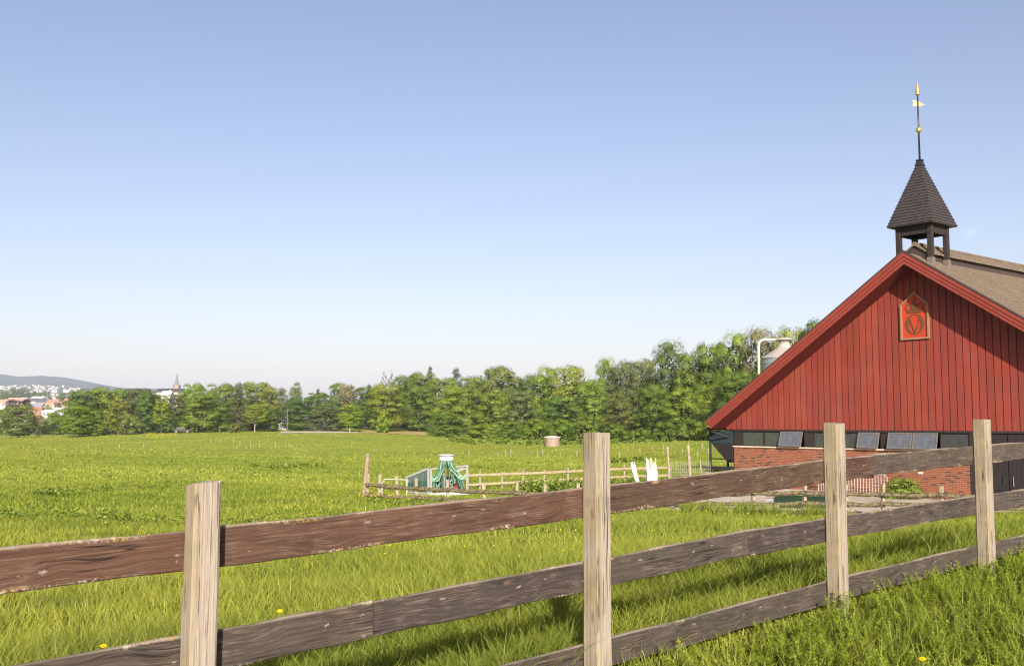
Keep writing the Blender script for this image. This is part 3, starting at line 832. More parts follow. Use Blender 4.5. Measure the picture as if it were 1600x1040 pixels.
# brick base with the bay for the doors left open
m = MB(); m.box(0, 12.1, 0, .3, -.8, 2.03); m.box(17.62, W_, 0, .3, -.8, 2.9)
m.box(0, .3, .3, LEN, -.8, 2.9); m.box(W_-.3, W_, .3, LEN, -.8, 2.9); m.box(.3, W_-.3, LEN-.3, LEN, -.8, 2.9)
m.build('brick_wall', M['brick'], barn)
m = MB(); m.box(-.04, 12.08, -.055, .12, 2.033, 2.095); m.build('window_sill', M['sill'], barn)
m = MB()     # dark room behind the glazing
m.quad((.3, 3.2, .2), (12.1, 3.2, .2), (12.1, 3.2, 2.9), (.3, 3.2, 2.9)); m.quad((.3, .31, 2.895), (.3, 3.2, 2.895), (12.1, 3.2, 2.895), (12.1, .31, 2.895))
m.quad((.31, .3, .2), (.31, 3.2, .2), (.31, 3.2, 2.9), (.31, .3, 2.9)); m.quad((12.1, .3, .2), (12.1, 3.2, .2), (12.1, 3.2, 2.9), (12.1, .3, 2.9)); m.quad((.3, .3, .2), (12.1, .3, .2), (12.1, 3.2, .2), (.3, 3.2, .2))
m.build('interior', M['inside'], barn)
# lintel and posts of the window band
m = MB(); m.box(-.02, W_, -.05, .25, 2.82, 2.915); m.build('lintel', M['brownblack'], barn)
for a, b in ((0, .5), (4.1, 4.6), (8.04, 8.42), (12.06, 12.3)):
    m = MB(); m.box(a, b, .01 if a > .1 else .005, .2, 2.097, 2.82) if a < 12 else m.box(a, b, -.02, .2, -.5, 2.82)
    m.build('window_post', M['brownblack'], barn)
def window(a, b, openit):
    z0, z1 = 2.10, 2.815; f = .045
    f_ = MB(); wd = b-a; ht = z1-z0
    f_.box(0, wd, 0, .05, -f, 0); f_.box(0, wd, 0, .05, -ht, -ht+f)
    f_.box(0, f, 0, .05, -ht+f, -f); f_.box(wd-f, wd, 0, .05, -ht+f, -f)
    o = f_.build('window', M['brownblack'] if not openit else simple('grey_brown_sash', (.13, .11, .10), .6), barn, loc=(a, .02 if not openit else -.045, z1))
    p = MB(); p.box(f, wd-f, .02, .028, -ht+f, -f)
    p.build('pane', M['dusty'] if openit else M['glass'], o)
    if openit:
        o.rotation_euler = (R(-openit), 0, 0); o['label'] = 'open dusty window sash tilted outwards'
    return o
for a, b, op in ((.52, 1.80, 0), (1.82, 2.78, 0), (2.82, 4.06, 17), (4.62, 5.78, 0), (5.80, 6.94, 0), (6.98, 8.02, 15), (8.45, 9.58, 15), (9.62, 10.72, 15), (10.78, 12.04, 0)):
    window(a, b, op)
# red gable cladding: upright boards with open joints over a backing
V, Q, C = [], [], []
def addbox(x0, x1, y0, y1, z0, za, zb, k):
    i = len(V)
    V.extend([(x0,y0,z0),(x1,y0,z0),(x1,y1,z0),(x0,y1,z0),(x0,y0,za),(x1,y0,zb),(x1,y1,zb),(x0,y1,za)])
    C.extend([k]*8)
    for f in ((3,2,1,0),(4,5,6,7),(0,1,5,4),(1,2,6,5),(2,3,7,6),(3,0,4,7)): Q.append([i+j for j in f])
t = -.44; rb = random.Random(3)
addbox(-.44, T, -.018, 0, 2.92, zu(-.44)+.03, zu(T)+.03, (.10, .10, .10)); addbox(T+.001, W_+.44, -.018, 0, 2.92, zu(T)+.03, zu(W_+.44)+.03, (.10, .10, .10))
while t < W_+.4:
    x0, x1 = t+.021, t+.317-.021
    b = rb.uniform(.88, 1.1); k = (b, b*rb.uniform(.92, 1.12), b*rb.uniform(.92, 1.12))
    pr = -.040-rb.uniform(0, .005)
    if x0 < T < x1:
        addbox(x0, T, pr, -.019, 2.90, zu(x0)+.02, zu(T)+.02, k); addbox(T, x1, pr, -.019, 2.90, zu(T)+.02, zu(x1)+.02, k)
    else:
        addbox(x0, x1, pr, -.019, 2.90, zu(x0)+.02, zu(x1)+.02, k)
    t += .317
np_mesh('gable_boards', np.array(V), np.array(Q), [M['red']], np.array(C), parent=barn)
# roof: one mesh of stepped tile courses, both slopes, with a soffit underneath
OH = 1.15; TL = -.81; TR = 2*T+.81
def ztop(t): return ZT-SL*abs(t-T)
m = MB(); NC = 40
for sgn in (-1, 1):
    for k in range(NC):
        a = T+sgn*(T-TL)*(1-k/NC); b = T+sgn*(T-TL)*(1-(k+1)/NC)
        za, zb = ztop(a)-.005, ztop(b)-.045
        p = [(a, -OH, za), (b, -OH, zb), (b, LEN+.8, zb), (a, LEN+.8, za)]
        m.poly(p if sgn > 0 else p[::-1])
        z2 = ztop(b)-.005
        if k < NC-1:
            p = [(b, -OH, zb), (b, -OH, z2), (b, LEN+.8, z2), (b, LEN+.8, zb)]
            m.poly(p if sgn > 0 else p[::-1])
roof = m.build('roof', M['tile'], barn)
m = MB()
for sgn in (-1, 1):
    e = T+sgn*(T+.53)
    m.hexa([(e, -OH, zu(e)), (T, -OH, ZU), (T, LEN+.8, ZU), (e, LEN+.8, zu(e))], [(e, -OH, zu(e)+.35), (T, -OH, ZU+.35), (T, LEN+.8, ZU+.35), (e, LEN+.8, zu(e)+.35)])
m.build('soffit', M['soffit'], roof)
def chev(v0, v1, s0, s1, mat, name):
    """mitred pair of boards under the verge, v0..v1 metres below the top edge"""
    for sgn in (-1, 1):
        e0 = T+sgn*(T-TL-.52*v0); e1 = T+sgn*(T-TL-.52*v1)
        pts = [(e0, s0, ztop(e0)-v0), (T, s0, ZT-v0), (T, s0, ZT-v1), (e1, s0, ztop(e1)-v1)]
        mm = MB(); mm.prism(pts, (0, s1-s0, 0)); mm.build(name, mat, roof)
chev(-.035, .03, -1.235, -1.10, M['flash'], 'verge_flashing')
chev(.03, .22, -1.215, -1.16, M['redtrim'], 'barge_board')
chev(.235, .385, -1.19, -1.152, M['redtrim'], 'barge_board')
chev(.40, .545, -1.168, -1.12, M['redtrim'], 'barge_board')
m = MB(); m.tube([(-.86, -1.1, 2.93), (-.86, LEN, 2.93)], .065, 10); m.build('gutter', M['black'], roof)
m = MB(); m.tube([(-.86, -.9, 2.86), (-.6, -.7, 2.75), (-.14, .1, 2.42), (-.08, .1, 2.3), (-.08, .1, -.3)], .045, 8); m.build('downpipe', M['black'], barn, smooth=True)
# raised vent along the ridge
m = MB()
hv, ov, pk = .5, .66, 10.90
for sgn in (-1, 1):
    p = [(T, -.3, pk), (T+sgn*ov, -.3, pk-SL*ov), (T+sgn*ov, LEN, pk-SL*ov), (T, LEN, pk)]
    q = [(x, y, z-.07) for x, y, z in p]
    m.hexa(q if sgn < 0 else q[::-1], p if sgn < 0 else p[::-1])
vent = m.build('ridge_vent', M['tile'], barn)
m = MB()
m.prism([(T-hv, -.2, 10.0), (T+hv, -.2, 10.0), (T+hv, -.2, pk-.075-SL*hv), (T, -.2, pk-.075), (T-hv, -.2, pk-.075-SL*hv)], (0, LEN, 0)); m.build('vent_side', M['flash'], vent)
m = MB()     # lumpy row of ridge tiles on the vent
for k in range(70):
    y = -.3+k*.62; m.tube([(T, y, pk-.02), (T, y+.66, pk+.0)], [.10, .085], 8)
m.build('ridge_tile', M['tile'], vent)
# belfry
CS = .42; HE = 1.06; ZE = 11.72
m = MB(); NR = 20
def sq(h, z): return [(T-h, CS-h, z), (T+h, CS-h, z), (T+h, CS+h, z), (T-h, CS+h, z)]
prev = None
for k in range(NR):
    h0 = HE-(HE-.14)*k/NR; h1 = HE-(HE-.14)*(k+1)/NR; z0 = ZE+2.68*k/NR; z1 = ZE+2.68*(k+1)/NR
    m.hexa(sq(h0+.012, z0), sq(h1-.022, z1+.002))
cup = m.build('belfry', M['slate'], barn)
m = MB(); m.box(T-HE+.02, T+HE-.02, CS-HE+.02, CS+HE-.02, ZE-.05, ZE-.003); m.build('eaves_board', M['flash'], cup)
for dx in (-1, 1):
    for dy in (-1, 1):
        m = MB(); x, y = T+dx*.72, CS+dy*.66
        m.box(x-.105, x+.105, y-.105, y+.105, 9.7, ZE-.05); l = m.build('leg', M['brownblack'], cup, bevel=.012)
        m = MB(); m.box(x-.125, x+.125, y-.125, y+.125, 9.8, ztop(x)+.22); m.build('flashing', M['silobody'] if False else simple('lead_collar', (.13, .11, .10), .5, .4), cup)
for dx, dy in ((0, -1), (0, 1), (-1, 0), (1, 0)):
    m = MB()
    if dx == 0: m.box(T-.61, T+.61, CS+dy*.66-.06, CS+dy*.66+.06, ZE-.42, ZE-.052)
    else: m.box(T+dx*.72-.06, T+dx*.72+.06, CS-.55, CS+.55, ZE-.42, ZE-.052)
    m.build('beam', M['brownblack'], cup)
m = MB(); m.hexa(sq(.17, 14.38), sq(.10, 14.62)); m.hexa(sq(.13, 14.621), sq(.13, 14.67)); m.build('spire_cap', M['iron'], cup)
# weather vane on the spire
m = MB(); m.tube([(T, CS, 14.6), (T, CS, 17.75)], [.045, .03], 10); vane = m.build('weather_vane', M['iron'], barn, smooth=True)
m = MB(); m.lathe([(0, -.13), (.05, -.122), (.10, -.08), (.128, 0), (.10, .08), (.05, .122), (0, .13)], (T, CS, 16.0), 18); m.build('ball', M['gold'], vane, smooth=True)
m = MB(); m.lathe([(.03, 0), (.09, .02), (.10, .07), (.055, .12), (.085, .16), (.085, .2), (.03, .55), (0, .6)], (T, CS, 17.55), 14); m.build('spear_tip', M['gold'], vane, smooth=True)
du = Vector((math.cos(R(50.5-12)), math.sin(R(50.5-12)), 0)); dv = Vector((0, 0, 1)); nn_ = Vector((-du.y, du.x, 0))*.012
P0 = Vector((T, CS, 17.17))
def vp(a, b): return P0+du*a*.8+dv*b*.8-nn_*.5
m = MB(); m.prism([vp(-.30, .23), (vp(-.22, .06)), vp(-.28, -.10), vp(-.04, -.14), vp(-.04, .17)], nn_)
m.prism([vp(.04, .12), vp(.04, -.16), vp(.18, -.17), vp(.16, -.09), vp(.30, -.10), vp(.36, -.05), vp(.28, -.03), vp(.18, .02), vp(.13, .10)], nn_)
m.build('vane_plate', simple('dull_gilt_plate', (.42, .33, .16), .6, .3, 0, .1, 30), vane)
# black barn doors
rd = random.Random(9)
for a, b, hx in ((12.32, 13.58, 13.4), (13.62, 17.58, 13.8)):
    m = MB(); x = a
    while x < b-.01:
        w = min(.145, b-x); m.box(x+.003, x+w-.003, .02-rd.uniform(0, .01), .09, -.35, 2.80); x += .145
    d = m.build('door', M['black'], barn)
    for hz_ in (.6, 2.2):
        m = MB(); m.bar((a+.05, 0, hz_), (min(b, a+1.1), 0, hz_), .02, .05); m.build('hinge', M['iron'], d)
    m = MB(); m.tube([(hx, -.03, .75), (hx, -.03, 1.1)], .014, 6)
    m.build('handle', M['steel'] if a > 13 else M['iron'], d)
m = MB(); m.box(9.78, 9.98, -.03, -.002, 1.08, 1.16); m.build('wall_plate', M['white'], barn)

# emblem on the gable
em = empty('emblem_sign', bw(9.88, -.09, 6.8), YAW, 'orange-red house-shaped emblem board with crown and monogram hung on the red gable', 'sign')
pent = lambda k: [(-.655+k, 0, k), (.655-k, 0, k), (.655-k, 0, 1.50-k*.3), (0, 0, 2.05-k*1.25), (-.655+k, 0, 1.50-k*.3)]
m = MB(); m.prism([(x, .02, z) for x, y, z in pent(.04)], (0, .03, 0)); m.build('panel', simple('orange_red_panel', (.37, .042, .018), .55, .25, 0, .08), em)
fm = simple('tan_frame_wood', (.24, .14, .08), .6, .3, 0, .15, 12)
A_, B_ = pent(0), pent(.075)
m = MB()
for k in range(5):
    j = (k+1) % 5
    b4 = [A_[k], A_[j], B_[j], B_[k]]
    m.prism([(x, -.05, z) for x, y, z in b4], (0, .095, 0))
m.build('frame', fm, em)
dk = simple('dark_gilt_letter', (.115, .048, .018), .5, .4, 0, .1)
m = MB(); NS = 48
for k in range(NS):
    a0, a1 = 2*math.pi*k/NS, 2*math.pi*(k+1)/NS
    o = lambda a: (.43*math.cos(a), 0, .655+.44*math.sin(a)); i_ = lambda a: (.275*math.cos(a), 0, .655+.40*math.sin(a))
    m.prism([(x, .0, z) for x, y, z in (o(a0), o(a1), i_(a1), i_(a0))], (0, .019, 0))
m.build('letter', dk, em)
m = MB()
def fl2(pts): m.prism([(x, -.004, z) for x, z in pts], (0, .022, 0))
fl2([(-.24, .82), (-.175, .82), (.012, .32), (.012, .24), (-.02, .24)][::1]); fl2([(.20, .82), (.235, .82), (.012, .235), (.0, .30)])
fl2([(-.29, .82), (-.13, .82), (-.13, .845), (-.29, .845)]); fl2([(.13, .82), (.29, .82), (.29, .845), (.13, .845)])
m.build('letter', dk, em)
m = MB()
fl2([(-.32, 1.14), (.32, 1.14), (.36, 1.24), (-.36, 1.24)])
def ring2(cx, cz, rx, rz, w):
    for k in range(20):
        a0, a1 = 2*math.pi*k/20, 2*math.pi*(k+1)/20
        fl2([(cx+rx*math.cos(a0), cz+rz*math.sin(a0)), (cx+rx*math.cos(a1), cz+rz*math.sin(a1)), (cx+(rx-w)*math.cos(a1), cz+(rz-w)*math.sin(a1)), (cx+(rx-w)*math.cos(a0), cz+(rz-w)*math.sin(a0))])
ring2(-.27, 1.40, .15, .16, .045); ring2(.27, 1.40, .15, .16, .045); ring2(0, 1.43, .11, .19, .04)
fl2([(-.03, 1.25), (.03, 1.25), (.03, 1.60), (-.03, 1.60)]); fl2([(-.14, 1.25), (-.10, 1.25), (-.10, 1.42), (-.14, 1.42)]); fl2([(.10, 1.25), (.14, 1.25), (.14, 1.42), (.10, 1.42)])
ring2(0, 1.66, .055, .055, .05); fl2([(-.018, 1.71), (.018, 1.71), (.018, 1.84), (-.018, 1.84)]); fl2([(-.06, 1.765), (.06, 1.765), (.06, 1.80), (-.06, 1.80)])
m.build('crown', dk, em)

# small lamp on the cladding above the doors
lp = empty('wall_lamp', bw(12.95, -.06, 2.98), YAW, 'small wall lamp with dark head and pale bracket on the gable above the black doors', 'lamp')
m = MB(); m.bar((-.25, -.02, -.02), (-.02, -.18, .10), .07); m.bar((-.02, -.18, .10), (.06, -.22, .22), .10); m.build('bracket', simple('pale_pinkish_metal', (.55, .42, .38), .5), lp)
m = MB(); m.tube([(.0, -.14, .30), (.06, -.40, .25)], [.09, .12], 12); m.build('lamp_head', M['iron'], lp, smooth=True)

# ---------------------------------------------------------------- feed hopper, silo
hp = empty('feed_hopper', bw(-.75, .6, 0), YAW, 'dark teal steel feed hopper on a black frame beside the brick corner', 'hopper')
x0, x1, y0, y1 = -.62, .68, -.70, .6
m = MB(); m.box(x0, x1, y0, y1, 2.2, 2.84); tank = m.build('tank', M['teal'], hp, bevel=.01)
m = MB(); m.hexa([(x1-.35, y0+.1, 1.25), (x1-.02, y0+.1, 1.25), (x1-.02, y1-.1, 1.25), (x1-.35, y1-.1, 1.25)], [(x0+.01, y0+.01, 2.198), (x1-.01, y0+.01, 2.198), (x1-.01, y1-.01, 2.198), (x0+.01, y1-.01, 2.198)])
m.build('funnel', M['black'], hp)
for x, y in ((x0-.03, y0-.03), (x0-.03, y1+.03), (x1-.03, y1+.03)):
    m = MB(); m.box(x-.045, x+.045, y-.045, y+.045, -.4, 2.84); m.build('leg', M['teal'], hp)
m = MB(); m.bar((x0, y0, 1.42), (x1, y0, 1.42), .06); m.bar((x0, y0, .92), (x1, y0, 1.02), .14); m.bar((x0, y1, 1.42), (x1, y1, 1.42), .06); m.bar((x0, y0, .45), (x0+.42, y0, .95), .1); m.build('cross_bar', M['black'], hp)
m = MB(); m.tube([(x1-.2, 0, 1.28), (x1+.0, 0, 1.05)], .14, 10); m.build('chute', M['black'], hp)

sx, sy = ax(1226, 68, 560), 68
sg = gz(sx, sy)
silo = empty('feed_silo', (sx, sy, sg), 0, 'pale metal feed silo with cone top and filling pipe behind the barn roof', 'silo')
zz = lambda py: float(at(1226, py, 68)[2])-sg
m = MB(); m.lathe([(1.49, -.2), (1.49, zz(559))], n=32)
for k in range(5):
    z = zz(559)-.35-k*1.1; m.lathe([(1.495, z-.06), (1.515, z-.04), (1.515, z+.04), (1.495, z+.06)], n=32)
m.build('drum', M['silobody'], silo, smooth=False)
m = MB(); m.lathe([(1.53, zz(559)-.03), (1.53, zz(559)), (.47, zz(543)), (.40, zz(540)), (.33, zz(536)), (.42, zz(532.5)), (.42, zz(531.5))], n=32); m.build('cone', M['silo'], silo)
m = MB(); m.lathe([(.40, zz(532)), (.62, zz(531.2)), (.60, zz(530)), (.3, zz(527.5)), (0, zz(527))], n=24); m.build('cap', M['silo'], silo)
pxx = float(at(1185.5, 560, 68)[0])-sx
m = MB(); zt = zz(530.5)
m.tube([(pxx, 0, -.2), (pxx, 0, zt-.42), (pxx+.05, 0, zt-.22), (pxx+.17, 0, zt-.07), (pxx+.36, 0, zt), (-.36, 0, zt)], .085, 10); m.build('pipe', M['cream'], silo, smooth=True)

# ---------------------------------------------------------------- farther fences and poles
def yf(px): return float(np.interp(px, [556, 800, 1100, 1560, 1660], [46.5, 43, 39, 35.5, 34.8]))
def yr(px): return float(np.interp(px, [556, 620, 700, 850, 1000, 1100, 1230, 1400, 1560, 1660], [751, 757, 762, 768, 769, 768, 767, 769, 773, 776]))
yfe = empty('yard_fence', at(800, 800, 43), 0, 'low dark mossy rail fence running between the meadow and the farmyard', 'fence')
def inv(o): return Vector(o.location)
pp = [573, 592, 621, 651, 700, 757, 806, 850, 905, 960, 1020, 1057, 1107, 1178, 1255, 1322, 1378, 1470, 1548, 1640]
rf = random.Random(5)
nodes = []
for px in pp:
    Y = yf(px); tp = at(px, yr(px)-10-rf.uniform(0, 4), Y); z = gz(tp[0], tp[1])
    m = MB(); w = .055
    m.hexa([(-w, -w, 0), (w, -w, 0), (w, w, 0), (-w, w, 0)], [(-w+rf.uniform(-.03, .03), -w, tp[2]-z+.15), (w, -w, tp[2]-z+.15), (w, w, tp[2]-z+.16), (-w, w, tp[2]-z+.13)])
    o = m.build('post', M['lightwood'], yfe, loc=Vector((tp[0], tp[1], z-.15))-inv(yfe)); o.rotation_euler = (rf.uniform(-.03, .03), rf.uniform(-.05, .05), rf.uniform(0, .6))
    nodes.append((px, Y))
for lv, (dy, lo) in enumerate(((0, 0), (15.5, 0), (31, 1020))):
    for (pa, Ya), (pb, Yb) in zip(nodes[:-1], nodes[1:]):
        if pa < lo: continue
        a = Vector(at(pa-2, yr(pa)+dy+2.5+rf.uniform(-1, 1), Ya-.1)); b = Vector(at(pb+2, yr(pb)+dy+2.5+rf.uniform(-1, 1), Yb-.1))
        m = MB(); n = 5; pts = [a.lerp(b, k/n)+Vector((0, 0, rf.uniform(-.015, .015)-.04*math.sin(math.pi*k/n))) for k in range(n+1)]
        c = (a+b)/2
        m.tube([p-c for p in pts], [.085+rf.uniform(-.02, .018) for _ in pts], 7)
        m.build('rail', M['mossy'], yfe, loc=c-inv(yfe))
def pole(px, py0, py1, Y, w, name, mat, label, cat, group=None, lean_=0.0, src=None):
    a = at(px, py0, Y); b = at(px, py1, Y); z = gz(a[0], a[1]); h = a[2]-z
    if src is not None:
        o = src.copy(); COL.objects.link(o)
        o.scale = (1, 1, h/src['h_']) 
    else:
        m = MB(); m.tube([(0, 0, -.25), (0, 0, h*.5), (0, 0, h-.01), (0, 0, h)], [w/2*1.05, w/2, w/2*.92, w/2*.7], 8); o = m.build(name, mat)
        o['h_'] = h
    o.location = (a[0], a[1], z); o.rotation_euler = (0, lean_, 0)
    tag(o, label, cat, group)
    return o
pole(570, 708, 775, 47.4, .20, 'wooden_pole', M['greywood'], 'tall grey-brown pole standing at the end of the mossy yard fence', 'pole', None, .07)
pole(1046.5, 697, 755, 50, .13, 'wooden_pole', M['lightwood'], 'leaning pale pole at the netting end nearest the white bin', 'pole', None, -.05)
pole(1079, 695, 755, 50, .16, 'wooden_pole', M['lightwood'], 'thicker pale pole at the middle of the netting beside the hopper', 'pole', None, -.05)
pole(1098, 718, 755, 50, .08, 'wooden_pole', M['lightwood'], 'thin short pale pole leaning next to the hopper legs', 'pole', None, -.08)
for px, lab in ((1200.5, 'squat round stub of a close pair before the farmyard, nearer the white bin'), (1213, 'squat round stub of a close pair before the farmyard, nearer the barn doors')):
    pole(px, 788.5, 815, 36.4, .24, 'fence_stub', M['lightwood'], lab, 'post', 'pair of squat stubs')
# netting between the poles
a = at(1046, 722, 50.1); b = at(1110, 722, 50.1); z = gz(b[0], b[1])
m = MB(); L = b[0]-a[0]
for k in range(23): m.tube([(L*k/22, 0, .05), (L*k/22, 0, a[2]-z)], .006, 4, False)
for k in range(10): m.tube([(0, 0, .05+(a[2]-z-.05)*k/9), (L, 0, .05+(a[2]-z-.05)*k/9)], .006, 4, False)
o = m.build('wire_netting', M['wire'], loc=(a[0], 50.1, z)); tag(o, 'grey wire netting stretched between pale poles beside the hopper', 'netting')
# paddock fence
def yt(px, k): return float(np.interp(px, [731, 850, 960, 1046], [[742, 738, 732, 730], [757, 750.5, 745, 742]][k]))
pfx = [731, 750, 784, 817, 850, 887, 925, 976, 1012, 1046]
pf = empty('paddock_fence', at(880, 757, 62), 0, 'light two-rail timber fence across the paddock behind the green spreader', 'fence')
for px in pfx:
    tp = at(px, yt(px, 0)-5+rf.uniform(-2, 1), 62); z = gz(tp[0], tp[1])
    m = MB(); m.tube([(0, 0, -.2), (0, 0, tp[2]-z)], [.075, .065], 7); m.build('post', M['lightwood'], pf, loc=Vector((tp[0], tp[1], z))-inv(pf)).rotation_euler = (0, rf.uniform(-.03, .04), 0)
for k in (0, 1):
    for pa, pb in zip(pfx[:-1], pfx[1:]):
        a = Vector(at(pa, yt(pa, k), 61.85)); b = Vector(at(pb, yt(pb, k), 61.85)); c = (a+b)/2
        m = MB(); m.bar(a-c, b-c, .04, .13); m.build('rail', M['lightwood'] if pa < 850 else M['greywood'], pf, loc=c-inv(pf))
# thin stakes of the electric fences in the meadow
st = None
for px, py0, Y in ((733, 703, 120), (778, 706, 120), (790, 702, 120), (798, 701, 120), (840, 703, 120), (848, 702, 120), (901, 703, 118), (915, 702, 118), (968, 705, 112), (989, 694, 135), (1000, 700, 120), (1020, 697, 130), (1037, 695, 130), (1056, 686, 150), (1066, 700, 120), (1076, 690, 140), (1090, 705, 110), (1097, 692, 130), (1107, 700, 120)):
    o = pole(px, py0, py0+9, Y, .12, 'fence_stake', M['lightwood'], 'thin pale stake of the electric fence standing in the meadow before the wood', 'stake', 'electric fence stakes before the wood', rf.uniform(-.05, .05), st)
    st = st or o
for px, py0, Y in ((138, 693, 150), (187, 693, 150), (225, 692, 150), (330, 685, 190), (345, 685, 190), (365, 684, 190), (375, 688, 180), (392, 690, 170), (405, 688, 170), (430, 690, 165), (452, 692, 160)):
    pole(px, py0, py0+9, Y, .12, 'fence_stake', M['lightwood'], 'thin pale stake of the wire fence on the rise of the far meadow', 'stake', 'fence stakes on the meadow rise', rf.uniform(-.05, .05), st)

# ---------------------------------------------------------------- concrete well
w = at(863, 701, 152); wz = gz(w[0], w[1])
well = empty('concrete_well', (w[0], w[1], wz), 0, 'round grey concrete well ring with a pale lid in the meadow', 'well')
m = MB(); m.lathe([(1.08, -.3), (1.06, .02), (1.05, 1.28), (.95, 1.28)], n=28); m.lathe([(1.075, .62), (1.075, .66)], n=28); m.build('ring', M['concrete'], well)
m = MB(); m.lathe([(1.22, 1.27), (1.22, 1.36), (1.1, 1.42), (.4, 1.56), (0, 1.58)], n=28); m.build('lid', M['lid'], well)

# ---------------------------------------------------------------- white bin of stakes and white bundle
Yb = 44.0
p = at(1018.5, 760, Yb); bz = gz(p[0], p[1]); bh = float(at(1018, 734, Yb)[2])-bz
bn = empty('white_bin', (p[0], p[1], bz), 0, 'white upright bin packed with thin white fence rods', 'bin')
m = MB(); m.hexa([(-.2, -.2, 0), (.2, -.2, 0), (.2, .2, 0), (-.2, .2, 0)], [(-.215, -.215, bh), (.215, -.215, bh), (.215, .215, bh), (-.215, .215, bh)]); m.build('tub', M['white'], bn, bevel=.02)
rs = random.Random(8)
rod = empty('rod_bunch', (p[0], p[1], bz), 0, 'bunch of white rods sticking out of the white bin', 'rods')
for k in range(28):
    m = MB(); a = rs.uniform(-.16, .16); b = rs.uniform(-.16, .16)
    fx = rs.uniform(1.1, 1.9) if k < 36 else 3.2
    m.tube([(a*.6, b*.6, .1), (a*fx, b*fx, bh+rs.uniform(.22, .52)*(1 if k < 36 else 1.05))], .011, 5); m.build('rod', M['white'], rod)
p = at(998, 768, Yb+.5); z = gz(p[0], p[1]); hb = float(at(990, 723, Yb+.5)[2])-z
bd = empty('rod_bundle', (p[0]+.13, p[1], z), 0, 'leaning tied bundle of white rods standing beside the white bin', 'rods')
for k in range(32):
    m = MB(); a = (k % 8-3.5)*.021; b = (k//8-1.5)*.03
    m.tube([(a*.55+.05, b, 0), (a*1.3-.36, b*1.3, hb+rs.uniform(-.22, .06))], .016, 5); m.build('rod', M['white'], bd)

# ---------------------------------------------------------------- things at the barn wall
p = bw(7.2, -1.0, 0)
g0 = gz(p.x, p.y)
mg = empty('mesh_hurdle', (p.x, p.y, g0), YAW, 'galvanised mesh hurdle gate standing in front of the brick wall', 'gate')
m = MB(); L = 3.4; H = 1.0
m.tube([(-L/2, 0, 0), (-L/2, 0, H-.12), (-L/2+.12, 0, H), (L/2-.12, 0, H), (L/2, 0, H-.12), (L/2, 0, 0)], .022, 8); m.tube([(-L/2, 0, .08), (L/2, 0, .08)], .018, 8); m.build('frame', M['wire'], mg)
m = MB()
for k in range(1, 24): m.tube([(-L/2+L*k/24, 0, .08), (-L/2+L*k/24, 0, H)], .008, 4, False)
for k in range(1, 8): m.tube([(-L/2, 0, .08+(H-.08)*k/8), (L/2, 0, .08+(H-.08)*k/8)], .008, 4, False)
m.build('mesh_panel', M['wire'], mg)
p = at(1258, 778, 41); g0 = gz(p[0], p[1])
tr = empty('green_trough', (p[0], p[1], g0), R(-20), 'long dark green feed trough lying on the farmyard', 'trough')
m = MB(); pr = [(-.32, .48), (-.26, .1), (0, .02), (.26, .1), (.32, .48), (.28, .48), (.22, .15), (0, .07), (-.22, .15), (-.28, .48)]
m.prism([(-1.1, y, z) for y, z in pr], (2.2, 0, 0)); m.build('trough_body', M['trough'], tr)
m = MB(); m.tube([(-1.12, -.3, .48), (1.12, -.3, .48)], .03, 8); m.tube([(-1.12, .3, .48), (1.12, .3, .48)], .03, 8); m.build('rim', M['trough'], tr)
p = at(1219, 782, 41.5); g0 = gz(p[0], p[1])
wt = empty('water_trough', (p[0], p[1], g0), R(-20), 'grey concrete block trough on the farmyard next to the green trough', 'trough')
m = MB(); m.box(-.55, .55, -.3, .3, -.02, .42); m.build('block', simple('bluish_concrete', (.22, .23, .25), .8), wt, bevel=.03)
m = MB(); m.box(-.58, .58, -.33, .33, .421, .47); m.build('slab', M['concrete'], wt, bevel=.02)

# ---------------------------------------------------------------- slurry spreader with hoses
YS = 52.5
def sp(px, py, dy=0.0): return Vector(at(px, py, YS+dy))
base = sp(680, 774); base.z = gz(base.x, base.y)
ss = empty('slurry_spreader', base, 0, 'green and grey slurry spreader with folded boom and drooping hoses behind the mossy fence', 'farm machine')
L_ = lambda *a: sp(*a)-base
m = MB()
m.bar(L_(670, 773), L_(733, 769), .14, .16); m.bar(L_(670, 772, 1.1), L_(733, 768, 1.1), .12, .14); m.bar(L_(671, 773), L_(671, 772, 1.1), .12); m.bar(L_(731, 769), L_(731, 768, 1.1), .12)
m.bar(L_(729, 768), L_(729, 776), .09); m.bar(L_(673, 773), L_(673, 778), .09); m.bar(L_(640, 772, .6), L_(672, 773), .1)
chassis = m.build('chassis', simple('pale_beam_paint', (.38, .38, .35), .6), ss)
for px in (669.5, 673.5, 730):
    m = MB(); m.bar(L_(px, 772), L_(px, 732 if px < 700 else 728), .10); m.build('upright', M['steel'], ss)
m = MB(); m.bar(L_(669, 733), L_(684, 731), .07); m.bar(L_(712, 729), L_(732, 727), .08); m.bar(L_(714, 735), L_(730, 729, .1), .05, .14); m.build('top_bar', M['steel'], ss)
m = MB()
for a, b in (((696, 766), (706, 748)), ((700, 749), (712, 768)), ((712, 748), (700, 768)), ((676, 768), (690, 752)), ((684, 770), (676, 756)), ((716, 752), (724, 768))): m.bar(L_(*a, .2), L_(*b, .2), .055)
m.bar(L_(694, 720, .4), L_(695, 770, .4), .09); m.bar(L_(710, 745, .4), L_(710, 770, .4), .07); m.build('brace', M['steel'], ss)
m = MB(); c = L_(714.5, 756, .5); m.box(c.x-.17, c.x+.17, c.y-.2, c.y+.2, c.z-.25, c.z+.25); m.tube([c+Vector((-.1, -.2, .1)), c+Vector((-.1, -.38, .1))], .09, 10); m.build('pump', M['rust'], ss, bevel=.03)
m = MB(); a_, b_ = L_(678, 766, .75), L_(722, 744, .75); m.box(a_.x, b_.x, a_.y, a_.y+.5, a_.z, b_.z)
m.build('machine_body', M['hosedark'], ss, bevel=.05)
